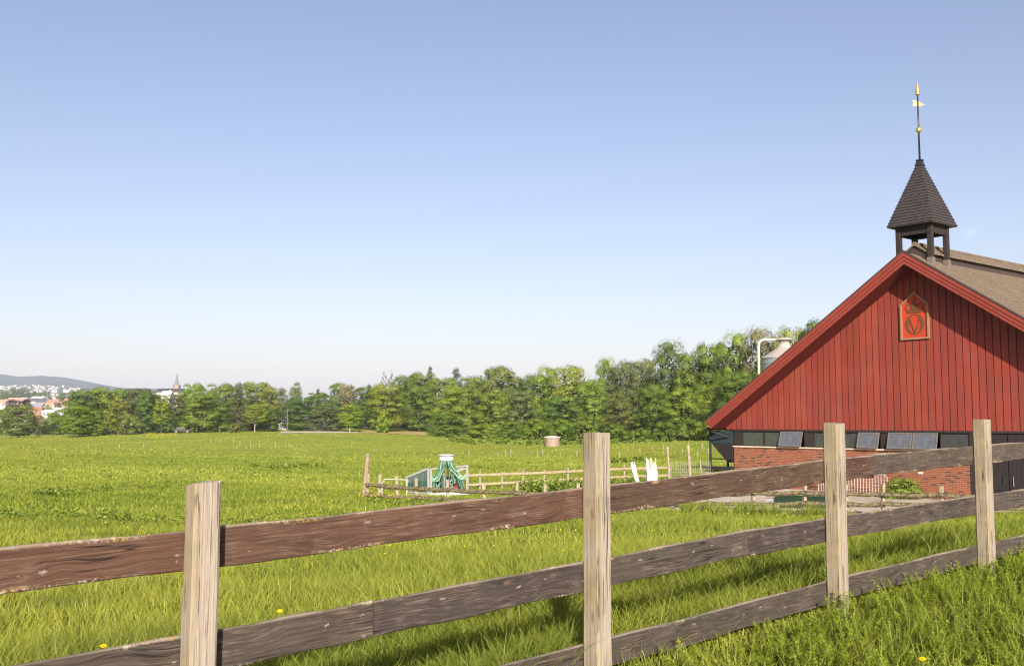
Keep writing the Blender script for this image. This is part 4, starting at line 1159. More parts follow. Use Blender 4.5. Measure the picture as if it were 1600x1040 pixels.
# folded boom
bm = MB()
bm.bar(L_(634.5, 746, .5), L_(669, 731.5), .13, .11); bm.bar(L_(635, 768, .5), L_(669, 770), .07); bm.bar(L_(635, 763, .5), L_(669, 765), .05); bm.bar(L_(635, 746, .5), L_(636, 770, .5), .07); bm.bar(L_(636, 748, .45), L_(646, 761, .4), .07)
bm.bar(L_(651.5, 739, .3), L_(651.5, 768, .3), .08)
boom = bm.build('boom', M['steel'], ss)
rh = random.Random(2)
for k in range(20):
    px = 637.5+k*1.55; dy = .5*(669-px)/34
    top = L_(px, 745-(px-636)*.40+1.5, dy); bot = L_(px+rh.uniform(-.6, .6), 762+rh.uniform(-1, 3), dy)
    mm = MB(); mm.tube([top, top.lerp(bot, .5)+Vector((rh.uniform(-.02, .02), -.03, 0)), bot], .032, 6); mm.build('drop_hose', M['hosedark'], ss)
# distributor head
c = L_(697.5, 719, .2); ph = .0322
m = MB(); m.lathe([(.30, 0), (.36, .03), (.36, .21), (.33, .24)], (c.x, c.y, c.z), 24); head = m.build('distributor', M['white'], ss)
m = MB(); m.lathe([(.42, .241), (.43, .27), (.42, .30), (.2, .33), (0, .335)], (c.x, c.y, c.z), 24); m.build('cover', simple('pale_grey_metal', (.55, .55, .52), .4, .5, .3), head)
for k in range(44):
    a = math.pi*2*k/44; st_ = Vector((c.x+.3*math.cos(a), c.y+.3*math.sin(a), c.z))
    side = math.cos(a)
    g_ = 'hose'
    if k % 2 == 0:          # short hoses falling straight into the frame
        e = L_(700+24*side+rh.uniform(-3, 3), 755+rh.uniform(0, 12), .1)
        pts = [st_, st_+Vector((side*.06, math.sin(a)*.05, -.3)), st_.lerp(e, .6)+Vector((side*.05, -.04, .02)), e]
    elif side < 0:          # long loops sagging to the folded boom
        e = L_(672, 738+rh.uniform(0, 14), .1); lo = L_(681+rh.uniform(-2, 4), 754-rh.uniform(0, 12), 0)
        pts = [st_, st_+Vector((-.08, 0, -.45)), st_.lerp(lo, .75)+Vector((.05, 0, 0)), lo, e.lerp(lo, .45)+Vector((0, 0, -.05)), e]
    else:
        e = L_(729, 738+rh.uniform(0, 10), .1); lo = L_(720+rh.uniform(-3, 2), 752-rh.uniform(0, 8), 0)
        pts = [st_, st_+Vector((.08, 0, -.4)), st_.lerp(lo, .75), lo, e.lerp(lo, .45)+Vector((0, 0, -.05)), e]
    # smooth the run
    for _ in range(2):
        qn = [pts[0]]
        for u, v in zip(pts[:-1], pts[1:]): qn += [u.lerp(v, .25), u.lerp(v, .75)]
        pts = qn+[pts[-1]]
    m = MB(); m.tube(pts, .023, 6); m.build('hose', [M['hose'], M['hose'], M['hosedark'], M['palehose']][k % 4], ss, smooth=True)
# pipe gate next to it
a = at(597, 748, 50); z = gz(a[0], a[1]); 
m = MB(); h = a[2]-z; L = float(at(636, 748, 50)[0])-a[0]
m.tube([(0, 0, 0), (0, 0, h-.2), (.12, 0, h), (L, 0, h-.03)], .025, 6); m.tube([(0, 0, h*.5), (L, 0, h*.5)], .02, 6); m.tube([(L, 0, 0), (L, 0, h)], .025, 6)
o = m.build('pipe_gate', M['wire'], loc=(a[0], 50, z)); tag(o, 'slim grey pipe gate between the tall pole and the spreader boom', 'gate')
# ---------------------------------------------------------------- trees
def crown_arrays(style, sd):
    """unit crown: z 0..1, radius about .5; leaf faces gathered in many clumps, returns verts, quads, colours, material index"""
    global rng
    keep = rng; rng = np.random.default_rng(sd)
    if style == 'conifer':
        prof = lambda z: .5*(1-z)**.85*(.85+.15*np.sin(z*40))+.02
    elif style == 'tall':
        prof = lambda z: .5*np.sqrt(np.clip(1-(2*z-.95)**2*.95, .02, 1))*(.85+.15*(1-z))
    elif style == 'bush':
        prof = lambda z: .5*np.sqrt(np.clip(1-z**2.2, .01, 1))
    elif style == 'wide':
        prof = lambda z: .5*np.clip(1.05-z**1.8, .02, 1)**.6
    else:
        prof = lambda z: .5*np.sqrt(np.clip(1-((z-.42)/.6)**2, .01, 1))
    ZS = {'bush': 1.8, 'conifer': .45, 'tall': .45, 'wide': .9}.get(style, .72)
    nl = {'conifer': 120, 'bush': 34, 'tall': 60}.get(style, 64)
    zc = rng.uniform(.03, .97, nl); 
    an = rng.uniform(0, 2*np.pi, nl); rr = prof(zc)*np.sqrt(rng.uniform(.25, 1.0, nl))*rng.uniform(.78, 1.08, nl)
    lob = np.stack([rr*np.cos(an), rr*np.sin(an), zc], 1)
    lr = rng.uniform(.085, .17, nl)*(0.8 if style in ('conifer', 'tall') else 1.0)
    per = 340 if style != 'conifer' else 150
    V, Q, C = [], [], []; off = 0
    dirs = rng.normal(0, 1, (nl*per, 3)); dirs /= np.linalg.norm(dirs, axis=1)[:, None]
    dirs[:, 2] = np.where(dirs[:, 2] < -.2, -dirs[:, 2]*.6, dirs[:, 2])
    li = np.repeat(np.arange(nl), per)
    sq = np.array([1.15, 1.15, .8]) if style != 'conifer' else np.array([1.5, 1.5, .45])
    if style == 'bush': sq = np.array([1.0, 1.0, 1.5])
    c = lob[li]+dirs*lr[li][:, None]*sq*rng.uniform(.72, 1.08, nl*per)[:, None]
    if style == 'conifer': c[:, 2] -= .06*np.hypot(c[:, 0], c[:, 1])*2
    br = rng.uniform(.88, 1.12, nl)[li]*rng.uniform(.85, 1.15, nl*per); hue = rng.normal(0, .05, nl)[li]+rng.normal(0, .03, nl*per)
    v, q, k = leaves(c, dirs*.8, rng.uniform(.014, .028, nl*per), br, hue, .45, ZS)
    NN = []
    def nrm_(n0, cc, kk):
        ax_ = np.stack([cc[:, 0]*1.6, cc[:, 1]*1.6, (cc[:, 2]-.45)*.8], 1)
        o_ = n0*kk+ax_*.7+rng.normal(0, .22, cc.shape); o_[:, 2] += .12
        o_ /= np.linalg.norm(o_, axis=1)[:, None]; NN.append(np.repeat(o_, 4, 0))
    nrm_(dirs, c, 1.0)
    V.append(v); Q.append(q); C.append(k); off = len(v)
    # sparse twiggy sprays breaking the outline
    ns = 600
    z = rng.uniform(.15, 1.0, ns); a = rng.uniform(0, 2*np.pi, ns); r = prof(np.minimum(z, .98))*rng.uniform(.95, 1.16, ns)
    c = np.stack([r*np.cos(a), r*np.sin(a), z*1.03], 1)
    v, q, k = leaves(c, None, rng.uniform(.015, .03, ns), rng.uniform(.9, 1.15, ns), zs=ZS); nrm_(np.zeros_like(c), c, 1); V.append(v); Q.append(q+off); C.append(k); off += len(v)
    # inner leaves so that daylight does not leak through the middle
    ni = 1500
    z = rng.uniform(.02, .9, ni); a = rng.uniform(0, 2*np.pi, ni); r = prof(z)*np.sqrt(rng.uniform(0, .6, ni))
    c = np.stack([r*np.cos(a), r*np.sin(a), z], 1)
    v, q, k = leaves(c, None, rng.uniform(.04, .075, ni), rng.uniform(.85, 1.0, ni), zs=ZS); nrm_(np.zeros_like(c), c, 1); V.append(v); Q.append(q+off); C.append(k); off += len(v)
    nf = sum(len(x) for x in Q); mi = np.zeros(nf, int)
    if style == 'chestnut':
        nb = 900; d = rng.normal(0, 1, (nb, 3)); d[:, 2] = np.abs(d[:, 2]); d /= np.linalg.norm(d, axis=1)[:, None]
        lj = rng.integers(0, nl, nb); c = lob[lj]+d*lr[lj][:, None]*1.25
        v, q, k = leaves(c, d, rng.uniform(.018, .032, nb), np.ones(nb)); nrm_(d, c, 1); V.append(v); Q.append(q+off); C.append(k); mi = np.concatenate([mi, np.ones(nb, int)])
    rng = keep
    return np.concatenate(V), np.concatenate(Q), np.concatenate(C), mi, np.concatenate(NN)
_cr = {}; _tk = {}
def crown(style, var):
    key = (style, var)
    if key not in _cr:
        v, q, c, mi, nn = crown_arrays(style, 100+var*17+sum(map(ord, style)))
        o = np_mesh('crown', v, q, [M['leaf'], M['blossom']], c, mi, nrm=nn)
        _cr[key] = o.data; return o
    o = bpy.data.objects.new('crown', _cr[key]); COL.objects.link(o); return o
def trunk(pale, var, bare=False):
    key = (pale, var, bare)
    if key not in _tk:
        m = MB(); r = random.Random(var+5)
        m.tube([(0, 0, -.03), (.004, .003, .05), (.006, -.004, .4), (0, .006, .75)], [.026, .019, .014, .006], 8)
        for k in range(7 if not bare else 16):
            z = r.uniform(.22, .62) if not bare else r.uniform(.3, .9); a = r.uniform(0, 6.28); l = r.uniform(.16, .3) if not bare else r.uniform(.08, .2)
            d = Vector((math.cos(a)*l, math.sin(a)*l, l*r.uniform(.6, 1.3)))
            s0 = Vector((0, 0, z)); m.tube([s0, s0+d*.5+Vector((0, 0, -.01)), s0+d], [.009, .006, .002], 5)
            if bare:
                for _ in range(3):
                    s1 = s0+d*r.uniform(.4, .9); m.tube([s1, s1+Vector((r.uniform(-.06, .06), r.uniform(-.06, .06), r.uniform(.04, .12)))], [.004, .0012], 4)
        if bare: m.tube([(0, .006, .75), (.01, 0, 1.0)], [.006, .0015], 5)
        o = m.build('trunk', M['palebark' if pale else 'bark'], smooth=True); _tk[key] = o.data; return o
    o = bpy.data.objects.new('trunk', _tk[key]); COL.objects.link(o); return o
GR = dict(bright=(.175, .245, .024), yellow=(.215, .25, .030), mid=(.14, .205, .025), dark=(.085, .14, .024), olive=(.15, .18, .036), grey=(.13, .18, .048),
          brown=(.105, .125, .042), purple=(.05, .030, .034), lime=(.21, .285, .018), chest=(.13, .175, .03), blue=(.06, .085, .045), pinkish=(.20, .19, .08), deep=(.112, .18, .024))
_n = [0]
def tree(px, top, w, Y, col, style, label, cf=.10, pale=False, name=None, group=None, hgt=None):
    _n[0] += 1; r = random.Random(_n[0]*31)
    p = at(px, top, Y); x = p[0]; z0 = gz(x, Y); H = (p[2]-z0) if hgt is None else hgt
    W = w/1640*Y
    nm = name or {'conifer': 'conifer', 'bush': 'shrub', 'chestnut': 'chestnut_tree'}.get(style, 'broadleaf_tree')
    e = empty(nm, (x, Y, z0), r.uniform(0, 6.28), label, {'conifer': 'conifer', 'bush': 'shrub'}.get(style, 'tree'), group)
    k = r.uniform(.9, 1.1); c = GR[col]
    o = crown(style, r.randrange(2 if style in ('conifer', 'chestnut', 'tall', 'wide') else 4)); o.parent = e
    o.scale = (W*1.12, W*r.uniform(1.0, 1.15), H*(1-cf)*.985); o.location = (0, 0, H*cf)
    o.color = (c[0]*k*r.uniform(.93, 1.08), c[1]*k, c[2]*k*r.uniform(.9, 1.2), 1)
    t = trunk(pale, r.randrange(3)); t.parent = e; t.scale = (H*.75*min(1, 14/H+.25),)*2+(H,)
    return e
# trees along the far left edge of the meadow
tree(32, 633, 60, 262, 'chest', 'chestnut', 'round horse chestnut covered in cream blossom below the copper beech', .04)
tree(31, 624, 42, 300, 'purple', 'round', 'dark purple copper beech rising behind the blossoming chestnut', .1)
tree(0, 640, 30, 275, 'mid', 'round', 'green tree beside the chestnut, cut by the photo edge')
tree(62, 648, 26, 285, 'olive', 'tall', 'slim olive tree just right of the cream chestnut', .06)
tree(84, 645, 38, 275, 'mid', 'wide', 'loose green tree in front of the white town houses', .05)
tree(126, 609, 56, 285, 'deep', 'round', 'tall rounded deep green tree, first of the high trees beside the town gap')
tree(118, 634, 50, 258, 'bright', 'round', 'fresh yellow-green tree with low crown and grey trunk at the town gap', .12)
tree(140, 640, 46, 262, 'mid', 'wide', 'broad mid-green tree with crown to the ground behind the grey trunk', .03)
tree(160, 605, 52, 290, 'bright', 'round', 'tall fresh green tree with highest top of the first clump')
tree(186, 622, 40, 268, 'yellow', 'tall', 'pale yellow-green tree with a pointed crown before the first clump', .07)
tree(192, 607, 46, 300, 'mid', 'round', 'plain green tree closing the first clump behind the pale pointed one')
tree(203, 645, 34, 262, 'olive', 'bush', 'olive thicket at the foot of the pale pointed tree', .0, name='thicket')
tree(222, 607, 58, 280, 'brown', 'round', 'large dull grey-green tree with foliage down to the grass', .03)
tree(228, 612, 36, 276, 'dark', 'wide', 'dark green tree merged with the large dull grey-green one', .03)
tree(253, 626, 28, 268, 'lime', 'round', 'small vivid lime tree on a pale trunk beside the dull grey-green tree', .27, True)
tree(248, 616, 36, 300, 'olive', 'round', 'rusty olive treetop showing above the vivid lime tree')
tree(273, 617, 40, 274, 'brown', 'round', 'brownish pine-like tree on a tall pale trunk beside the lime tree', .24, True)
tree(302, 599, 46, 310, 'bright', 'round', 'pale green domed treetop just right of the church spire')
tree(320, 614, 66, 272, 'mid', 'wide', 'very broad fresh green tree sweeping down to the meadow', .03)
tree(296, 640, 40, 276, 'deep', 'round', 'low green tree over the dark parked car')
tree(345, 599, 54, 300, 'mid', 'round', 'tall green dome behind the very broad fresh green tree')
tree(356, 626, 34, 282, 'dark', 'tall', 'dark narrow tree between the broad green tree and the brown spruce', .03)
tree(374, 596, 42, 280, 'brown', 'conifer', 'tall dark brown-green spruce standing highest at the middle of the tree line', .05)
tree(366, 661, 20, 262, 'olive', 'bush', 'small round olive bush on the grass before the brown spruce', .0)
tree(400, 597, 54, 305, 'bright', 'round', 'large light green dome just behind the brown spruce')
tree(421, 606, 42, 300, 'yellow', 'round', 'yellowish green tree sloping down toward the white house')
tree(399, 632, 34, 270, 'yellow', 'round', 'airy yellow-green birch with a bright pale trunk near the brown spruce', .3, True)
tree(422, 640, 34, 275, 'dark', 'wide', 'dark bushy tree beside the airy birch', .03)
tree(441, 605, 22, 300, 'grey', 'tall', 'thin grey-green tree in front of the white house gap', .2)
tree(463, 598, 28, 290, 'grey', 'tall', 'tall grey-green poplar with the highest top beside the white house', .06)
tree(470, 620, 52, 280, 'dark', 'round', 'dark green rounded tree under the grey-green poplar', .03)
tree(496, 613, 44, 295, 'deep', 'round', 'deep green tree with a clear trunk behind the gravel path', .22, True)
tree(497, 606, 16, 330, 'blue', 'conifer', 'small dark spruce tip poking above the deep green tree')
tree(510, 634, 56, 272, 'brown', 'wide', 'spreading dull olive tree behind the gravel path', .05)
tree(530, 600, 42, 310, 'deep', 'round', 'green dome behind the cream blossoming treetop')
tree(543, 603, 34, 300, 'pinkish', 'chestnut', 'chestnut top full of pinkish cream blossom behind the lime tree')
tree(547, 632, 36, 262, 'lime', 'round', 'round bright lime-green tree on a thin trunk at the path end', .2, True)
tree(570, 606, 48, 285, 'dark', 'round', 'dark green tree with shadowed crown beside the round lime tree', .04)
tree(577, 599, 22, 320, 'blue', 'conifer', 'bluish conifer top above the dark crown beside the lime tree')
tree(603, 600, 62, 272, 'yellow', 'round', 'big yellow-green tree standing over the sandy soil', .06)
tree(598, 648, 20, 262, 'lime', 'bush', 'small bright sapling on the sandy soil below the big yellow tree', .0, name='sapling')
# the wood behind the spreader and the well
tree(634, 587, 50, 290, 'deep', 'round', 'tall deep green tree next to the big yellow-green one')
tree(660, 582, 56, 300, 'olive', 'round', 'brownish olive treetop below the layered pine')
tree(655, 604, 46, 278, 'mid', 'round', 'mid-green tree with bulging crown over the end of the sandy soil', .05)
tree(648, 620, 34, 285, 'dark', 'wide', 'dark hollow tree at the back of the sandy clearing')
tree(692, 590, 60, 290, 'mid', 'round', 'green tree between the two dark pine tops')
tree(672, 571, 22, 330, 'blue', 'conifer', 'dark layered pine top standing clear of the wood', .2)
tree(713, 574, 20, 330, 'blue', 'tall', 'dark flat-topped pine beside the layered pine', .3)
tree(712, 604, 70, 262, 'yellow', 'round', 'broad yellowish tree leaning out over the clearing edge', .04)
tree(696, 640, 52, 255, 'deep', 'wide', 'low green tree with a shaded crown at the clearing edge', .0)
tree(742, 588, 62, 262, 'mid', 'round', 'dense green tree in the wood above the spreader top', .05)
tree(782, 573, 76, 250, 'olive', 'round', 'wide olive-green tree with feathery top in mid wood', .05)
tree(772, 612, 54, 238, 'mid', 'round', 'leafy green tree below the wide olive one', .03)
tree(816, 608, 48, 236, 'grey', 'round', 'soft grey-green willow-like tree in mid wood', .03)
tree(828, 586, 44, 258, 'dark', 'round', 'dark tree gap behind the grey-green willow-like one')
tree(852, 576, 52, 240, 'bright', 'round', 'fresh green tree with pointed dark top left of the yellow-green crown', .04)
tree(893, 572, 70, 232, 'yellow', 'round', 'big yellow-green crown in the wood above the concrete well', .05)
tree(880, 618, 60, 222, 'deep', 'round', 'dark-based green tree below the big yellow-green crown', .02)
tree(948, 562, 40, 245, 'bright', 'round', 'smooth bright round treetop peeking out above the wood')
tree(930, 594, 56, 220, 'bright', 'round', 'light green tree behind the second fence post', .04)
tree(978, 565, 62, 215, 'brown', 'round', 'dull olive-brown tree beside the smooth bright treetop', .04)
tree(966, 614, 54, 203, 'olive', 'tall', 'hanging olive-green tree to the right of the second fence post', .02)
tree(1010, 562, 54, 214, 'olive', 'round', 'mottled olive tree next to the high feathery tree', .04)
tree(1048, 537, 66, 200, 'dark', 'round', 'high dark feathery tree at the step in the wood skyline', .04)
tree(1022, 600, 58, 196, 'deep', 'round', 'green tree with reddish twigs under the high feathery tree', .03)
tree(1082, 552, 62, 192, 'mid', 'round', 'mid-green tree leaning against the high feathery tree', .04)
tree(1068, 606, 62, 182, 'bright', 'round', 'fresh green tree standing forward behind the two pale poles', .02)
tree(1112, 536, 66, 188, 'mid', 'round', 'tall green tree above the barn eave', .04)
tree(1118, 600, 66, 168, 'bright', 'round', 'leafy tree directly above the hopper at the eave', .02)
tree(1150, 524, 60, 182, 'bright', 'round', 'bright treetop left of the silo pipe', .04)
tree(1150, 580, 70, 160, 'deep', 'round', 'deep green tree half hidden by the barn eave', .02)
tree(1186, 517, 62, 178, 'pinkish', 'round', 'half-bare pinkish olive tree behind the silo pipe', .04)
tree(1196, 566, 60, 150, 'dark', 'round', 'dark tree behind the silo drum', .02)
tree(1236, 513, 66, 172, 'yellow', 'round', 'yellow-green treetop above the silo cap', .04)
tree(1276, 502, 60, 168, 'dark', 'round', 'dark sparse treetop crossing the barn roof edge', .05)
tree(1262, 540, 60, 160, 'bright', 'round', 'bright tree between the silo and the barn roof', .03)
for px, top, Y in ((650, 600, 320), (730, 606, 300), (760, 596, 285), (805, 600, 270), (870, 600, 262), (910, 596, 255), (1000, 590, 236), (1060, 578, 222), (1100, 566, 212), (1140, 556, 205), (1210, 546, 198), (620, 612, 315), (590, 618, 310), (545, 628, 315), (455, 630, 315), (410, 630, 318), (385, 625, 318), (330, 630, 318), (285, 640, 318), (235, 635, 312), (175, 630, 318), (140, 632, 318)):
    tree(px, top, 62, Y, 'deep', 'round', 'dark green tree glimpsed behind the front trees of the wood', .0, group='trees behind the front row')
# bushes along the foot of the wood
bl = [(700, 664, 46, 240, 'mid', 'green bush at the clearing edge below the broad yellowish tree'), (752, 664, 50, 226, 'bright', 'bright low bush behind the top of the spreader'),
      (800, 660, 46, 215, 'deep', 'deep green bush at the wood foot between spreader and well'), (838, 654, 50, 208, 'bright', 'light yellow-green bush just left of the concrete well'),
      (880, 655, 50, 204, 'mid', 'green bush directly behind the concrete well'), (915, 650, 44, 198, 'mid', 'bush behind the top of the second fence post'),
      (960, 664, 40, 192, 'deep', 'dark bush just right of the second fence post top'), (1000, 668, 44, 186, 'mid', 'low bush behind the white bin at the wood foot'),
      (1040, 660, 48, 178, 'deep', 'deep green bush behind the leaning pale pole'), (1082, 655, 52, 170, 'mid', 'green bush behind the thicker pale pole'), (1122, 652, 56, 160, 'bright', 'bright bush seen beside the hopper')]
for px, top, w, Y, c, lab in bl: tree(px, top, w, Y, c, 'bush', lab, .0)
for px, top, Y, h in ((602, 586, 300, None), (611, 581, 302, None)):
    p = at(px, top, Y); z0 = gz(p[0], Y); H = p[2]-z0
    e = empty('bare_tree', (p[0], Y, z0), px, 'bare leafless tree rising above the big yellow-green tree, ' + ('shorter of two' if px == 602 else 'taller of two'), 'tree')
    t = trunk(False, 1, True); t.parent = e; t.scale = (H, H, H)
# shrub at the brick wall
p = bw(9.6, -.9, 0); e = empty('shrub', (p.x, p.y, gz(p.x, p.y)), 0, 'small bright green shrub growing at the foot of the brick wall', 'shrub')
o = crown('bush', 1); o.parent = e; o.scale = (1.7, 1.0, .85); o.color = (.16, .22, .03, 1)

tree(263, 652, 30, 268, 'dark', 'bush', 'dark bush between the lime tree trunk and the parked car', .0)

# ---------------------------------------------------------------- parked car, pale mast
def car(px, Y):
    p = at(px, 670, Y); z = gz(p[0], p[1])
    e = empty('parked_car', (p[0], p[1], z), R(8), 'black car parked in the shade under the tree line', 'car')
    m = MB(); side = [(-2.2, .35), (2.2, .35), (2.25, .75), (2.1, .9), (1.1, 1.0), (.55, 1.42), (-1.2, 1.45), (-1.9, 1.02), (-2.22, .95)]
    m.prism([(x, -.85, z_) for x, z_ in side], (0, 1.7, 0)); b = m.build('body', M['carpaint'], e, bevel=.06)
    m = MB(); m.prism([(x, -.86, z_) for x, z_ in ((.95, 1.02), (.5, 1.36), (-1.1, 1.38), (-1.65, 1.03))], (0, 1.72, 0)); m.build('window', M['dusty'], e)
    for x in (-1.35, 1.35):
        for y in (-.87, .67):
            m = MB(); m.tube([(x, y, .33), (x, y+.2, .33)], .33, 16); w = m.build('wheel', M['iron'], e)
            m = MB(); m.tube([(x, y-.01, .33), (x, y+.21, .33)], .19, 12); m.build('rim', M['steel'], w)
    for y in (-.6, .6):
        m = MB(); m.lathe([(.0, -.02), (.1, -.01), (.1, .01), (0, .02)], (2.2, y, .7), 10); m.build('headlight', M['white'], e)
car(285, 266)
p = at(449, 640, 262); z = gz(p[0], p[1])
e = empty('lamp_mast', (p[0], p[1], z), 0, 'slim pale mast standing at the start of the gravel path', 'mast')
m = MB(); m.tube([(0, 0, -.2), (0, 0, p[2]-z)], [.09, .05], 8); m.build('mast', M['steel'], e)
m = MB(); m.tube([(-.1, 0, p[2]-z), (.5, 0, p[2]-z+.1)], [.04, .07], 8); m.build('arm', M['steel'], e)

# ---------------------------------------------------------------- town, church, hill
def house(px, ptop, w, Y, wall, roof_c, label, h=9, rh=.35, group=None, name='town_house', hip=True, win=0, cat='house'):
    p = at(px, ptop, Y); x = p[0]
    if group: p[2] = gz(x, Y)+h-1.5
    W = w/1640*Y; D = max(8, W*.6); z1 = p[2]; z0 = min(gz(x, Y)-2, z1-h) if not group else z1-h; rhh = min((z1-z0)*.6, W*rh)
    ze = z1-rhh
    e = empty(name, (x, Y, z0), R(random.uniform(-14, 14)), label, cat, group)
    b = MB(); b.box(-W/2, W/2, -D/2, D/2, 0, ze-z0)
    b.prism([(-W/2+.001, -D/2+.001, ze-z0), (-W/2+.001, D/2-.001, ze-z0), (-W/2+.001, 0, z1-z0-.3)], (W-.002, 0, 0)) 
    b.build('wall', M['objcol'], e, color=(*wall, 1))
    r = MB(); o = .5; zt = z1-z0; ee = ze-z0-.15
    r.quad((-W/2-o, -D/2-o, ee), (W/2+o, -D/2-o, ee), (W/2+o, 0, zt), (-W/2-o, 0, zt)); r.quad((W/2+o, D/2+o, ee), (-W/2-o, D/2+o, ee), (-W/2-o, 0, zt), (W/2+o, 0, zt))
    rf_ = r.build('roof', M['objcol'], e, color=(*roof_c, 1)); sm = rf_.modifiers.new('thick', 'SOLIDIFY'); sm.thickness = .3; sm.offset = 0
    c = MB(); c.box(W*.2, W*.2+.9, -.2, .7, zt-.8, zt+1.1); c.build('chimney', M['objcol'], rf_, color=(.4, .25, .2, 1))
    for k in range(win):
        m_ = MB(); xx = -W/2+W*(k+.5)/win; ww = W/win*.26; m_.box(xx-ww, xx+ww, -D/2-.06, -D/2+.02, ze-z0-3.2, ze-z0-1.3); m_.build('window', M['dusty'], e)
    return e
WH, CRM, RED, GRY, DRK = (.72, .70, .68), (.55, .47, .38), (.34, .18, .13), (.24, .24, .27), (.10, .10, .13)
house(93, 637, 28, 900, WH, (.6, .6, .6), 'low white house with pale roof behind the loose green tree', 12, .12, win=4)
house(80, 640, 22, 880, WH, WH, 'white flat annex beside the low white house', 10, .08, win=3)
house(100, 627, 24, 1000, CRM, RED, 'cream house with red tiled roof next to the tall deep green tree', 12, .3, win=4)
house(58, 636, 18, 940, (.36, .17, .12), (.40, .16, .10), 'brick red building with red roof beside the copper beech', 10, .2, win=3)
house(60, 630, 18, 960, WH, GRY, 'white house with grey gabled roof behind the red brick building', 12, .3, win=3)
house(48, 628, 14, 980, WH, (.65, .65, .66), 'white gable end next to the copper beech crown', 12, .4)
house(60, 622, 34, 1080, (.5, .45, .42), DRK, 'long terrace with dark slate roof and dormers', 14, .2, win=6)
house(84, 624, 18, 1060, (.7, .5, .42), RED, 'pinkish house with red roof beside the dark terrace', 13, .35, win=3)
house(30, 621, 30, 1150, (.6, .5, .44), (.5, .3, .24), 'long pale pink block behind the copper beech', 13, .15, win=5)
house(6, 624, 16, 1000, CRM, (.45, .28, .18), 'orange roofed house at the photo edge above the green tree', 12, .3, win=2)
house(62, 619, 22, 1300, WH, (.6, .58, .58), 'white block with pale roof rising behind the dark terrace', 14, .1, win=4)
house(110, 622, 16, 1200, (.66, .6, .55), (.4, .2, .15), 'small cream house half hidden by the tall deep green tree', 13, .3)
house(443, 640, 12, 420, WH, (.5, .45, .42), 'white villa glimpsed between thin trees beside the poplar', 8, .3, name='villa', win=2)
house(262, 611, 14, 700, WH, (.62, .60, .56), 'white dormer gable of a villa below the church spire', 12, .5, name='villa')
house(268, 607, 40, 730, (.4, .36, .32), (.07, .07, .08), 'long dark roofed villa in front of the church spire', 14, .12, name='villa')
hp_ = random.Random(12)
hn = 0
while hn < 120:
    px = hp_.uniform(-8, 132); t = hp_.random()**.8; py = 617-17*t; Y = 2300+2400*t
    if px > 100 and py < 604: continue
    x = (px-800)/1640*Y
    house(px, py, hp_.uniform(2.8, 6)*(.8+.3*(1-t)), Y, (.52, .51, .50) if hp_.random() < .75 else (.42, .36, .32), hp_.choice([(.36, .33, .31), (.45, .43, .42), (.26, .17, .15)]), 'pale house among the many dotted over the lower wooded hillside', hp_.uniform(6.5, 10), .3, 'pale houses on the hillside', 'hillside_house')
    hn += 1
for px, top, w, Y, c, st_, lab in ((28, 606, 34, 1500, 'grey', 'round', 'rounded hazy green tree among town houses above the copper beech'), (6, 610, 22, 1450, 'grey', 'round', 'hazy green tree above the orange roofed house'),
      (50, 612, 20, 1550, 'dark', 'round', 'dark small tree in the town above the long terrace'), (76, 611, 8, 1600, 'blue', 'conifer', 'small dark conifer in the town above the pinkish house'), (69, 611, 7, 1620, 'blue', 'tall', 'thin dark tree in the town near the small conifer'),
      (64, 613, 26, 1500, 'grey', 'wide', 'low hazy tree belt behind the white block'), (101, 614, 24, 1250, 'olive', 'round', 'pale olive tree above the cream house with red roof'), (90, 628, 14, 930, 'dark', 'round', 'dark green tree in front of the pinkish house'),
      (76, 632, 12, 890, 'bright', 'round', 'bright garden tree above the white flat annex'), (116, 616, 16, 1150, 'grey', 'round', 'hazy tree between the pale olive tree and the deep green dome'), (86, 643, 12, 850, 'deep', 'round', 'small round tree before the low white house'), (16, 616, 26, 1400, 'dark', 'wide', 'dark tree belt above the pink block')):
    tree(px, top, w, Y, c, st_, lab, .02, hgt=None)
# church
p = at(276, 610, 1500); cz = gz(p[0], 1500)
ch = empty('church', (p[0], 1500, cz), 0, 'distant church with red brick tower and slender green-grey spire', 'church')
zc = lambda py: float(at(276, py, 1500)[2])-cz
m = MB(); m.box(-3.4, 3.4, -3.4, 3.4, -2, zc(601)); m.box(-4.6, 4.6, -4.6, 4.6, -2, zc(605)); twr = m.build('tower', M['objcol'], ch, color=(.30, .19, .16, 1))
m = MB()
for k in range(8):
    a0, a1 = 2*math.pi*k/8, 2*math.pi*(k+1)/8
    f_ = lambda a, r, z: (r*math.cos(a), r*math.sin(a), z)
    m.quad(f_(a0, 3.3, zc(601)+.01), f_(a1, 3.3, zc(601)+.01), f_(a1, .12, zc(582)), f_(a0, .12, zc(582)))
for dx in (-1, 1):
    for dy in (-1, 1): m.lathe([(.8, zc(605)), (.8, zc(601.5)), (0, zc(597))], (dx*3.7, dy*3.7, 0), 8)
m.build('spire', M['objcol'], ch, color=(.16, .17, .19, 1))
m = MB(); m.box(-26, -5, -7, 7, -2, zc(613)); m.build('nave', M['objcol'], ch, color=(.36, .16, .12, 1))
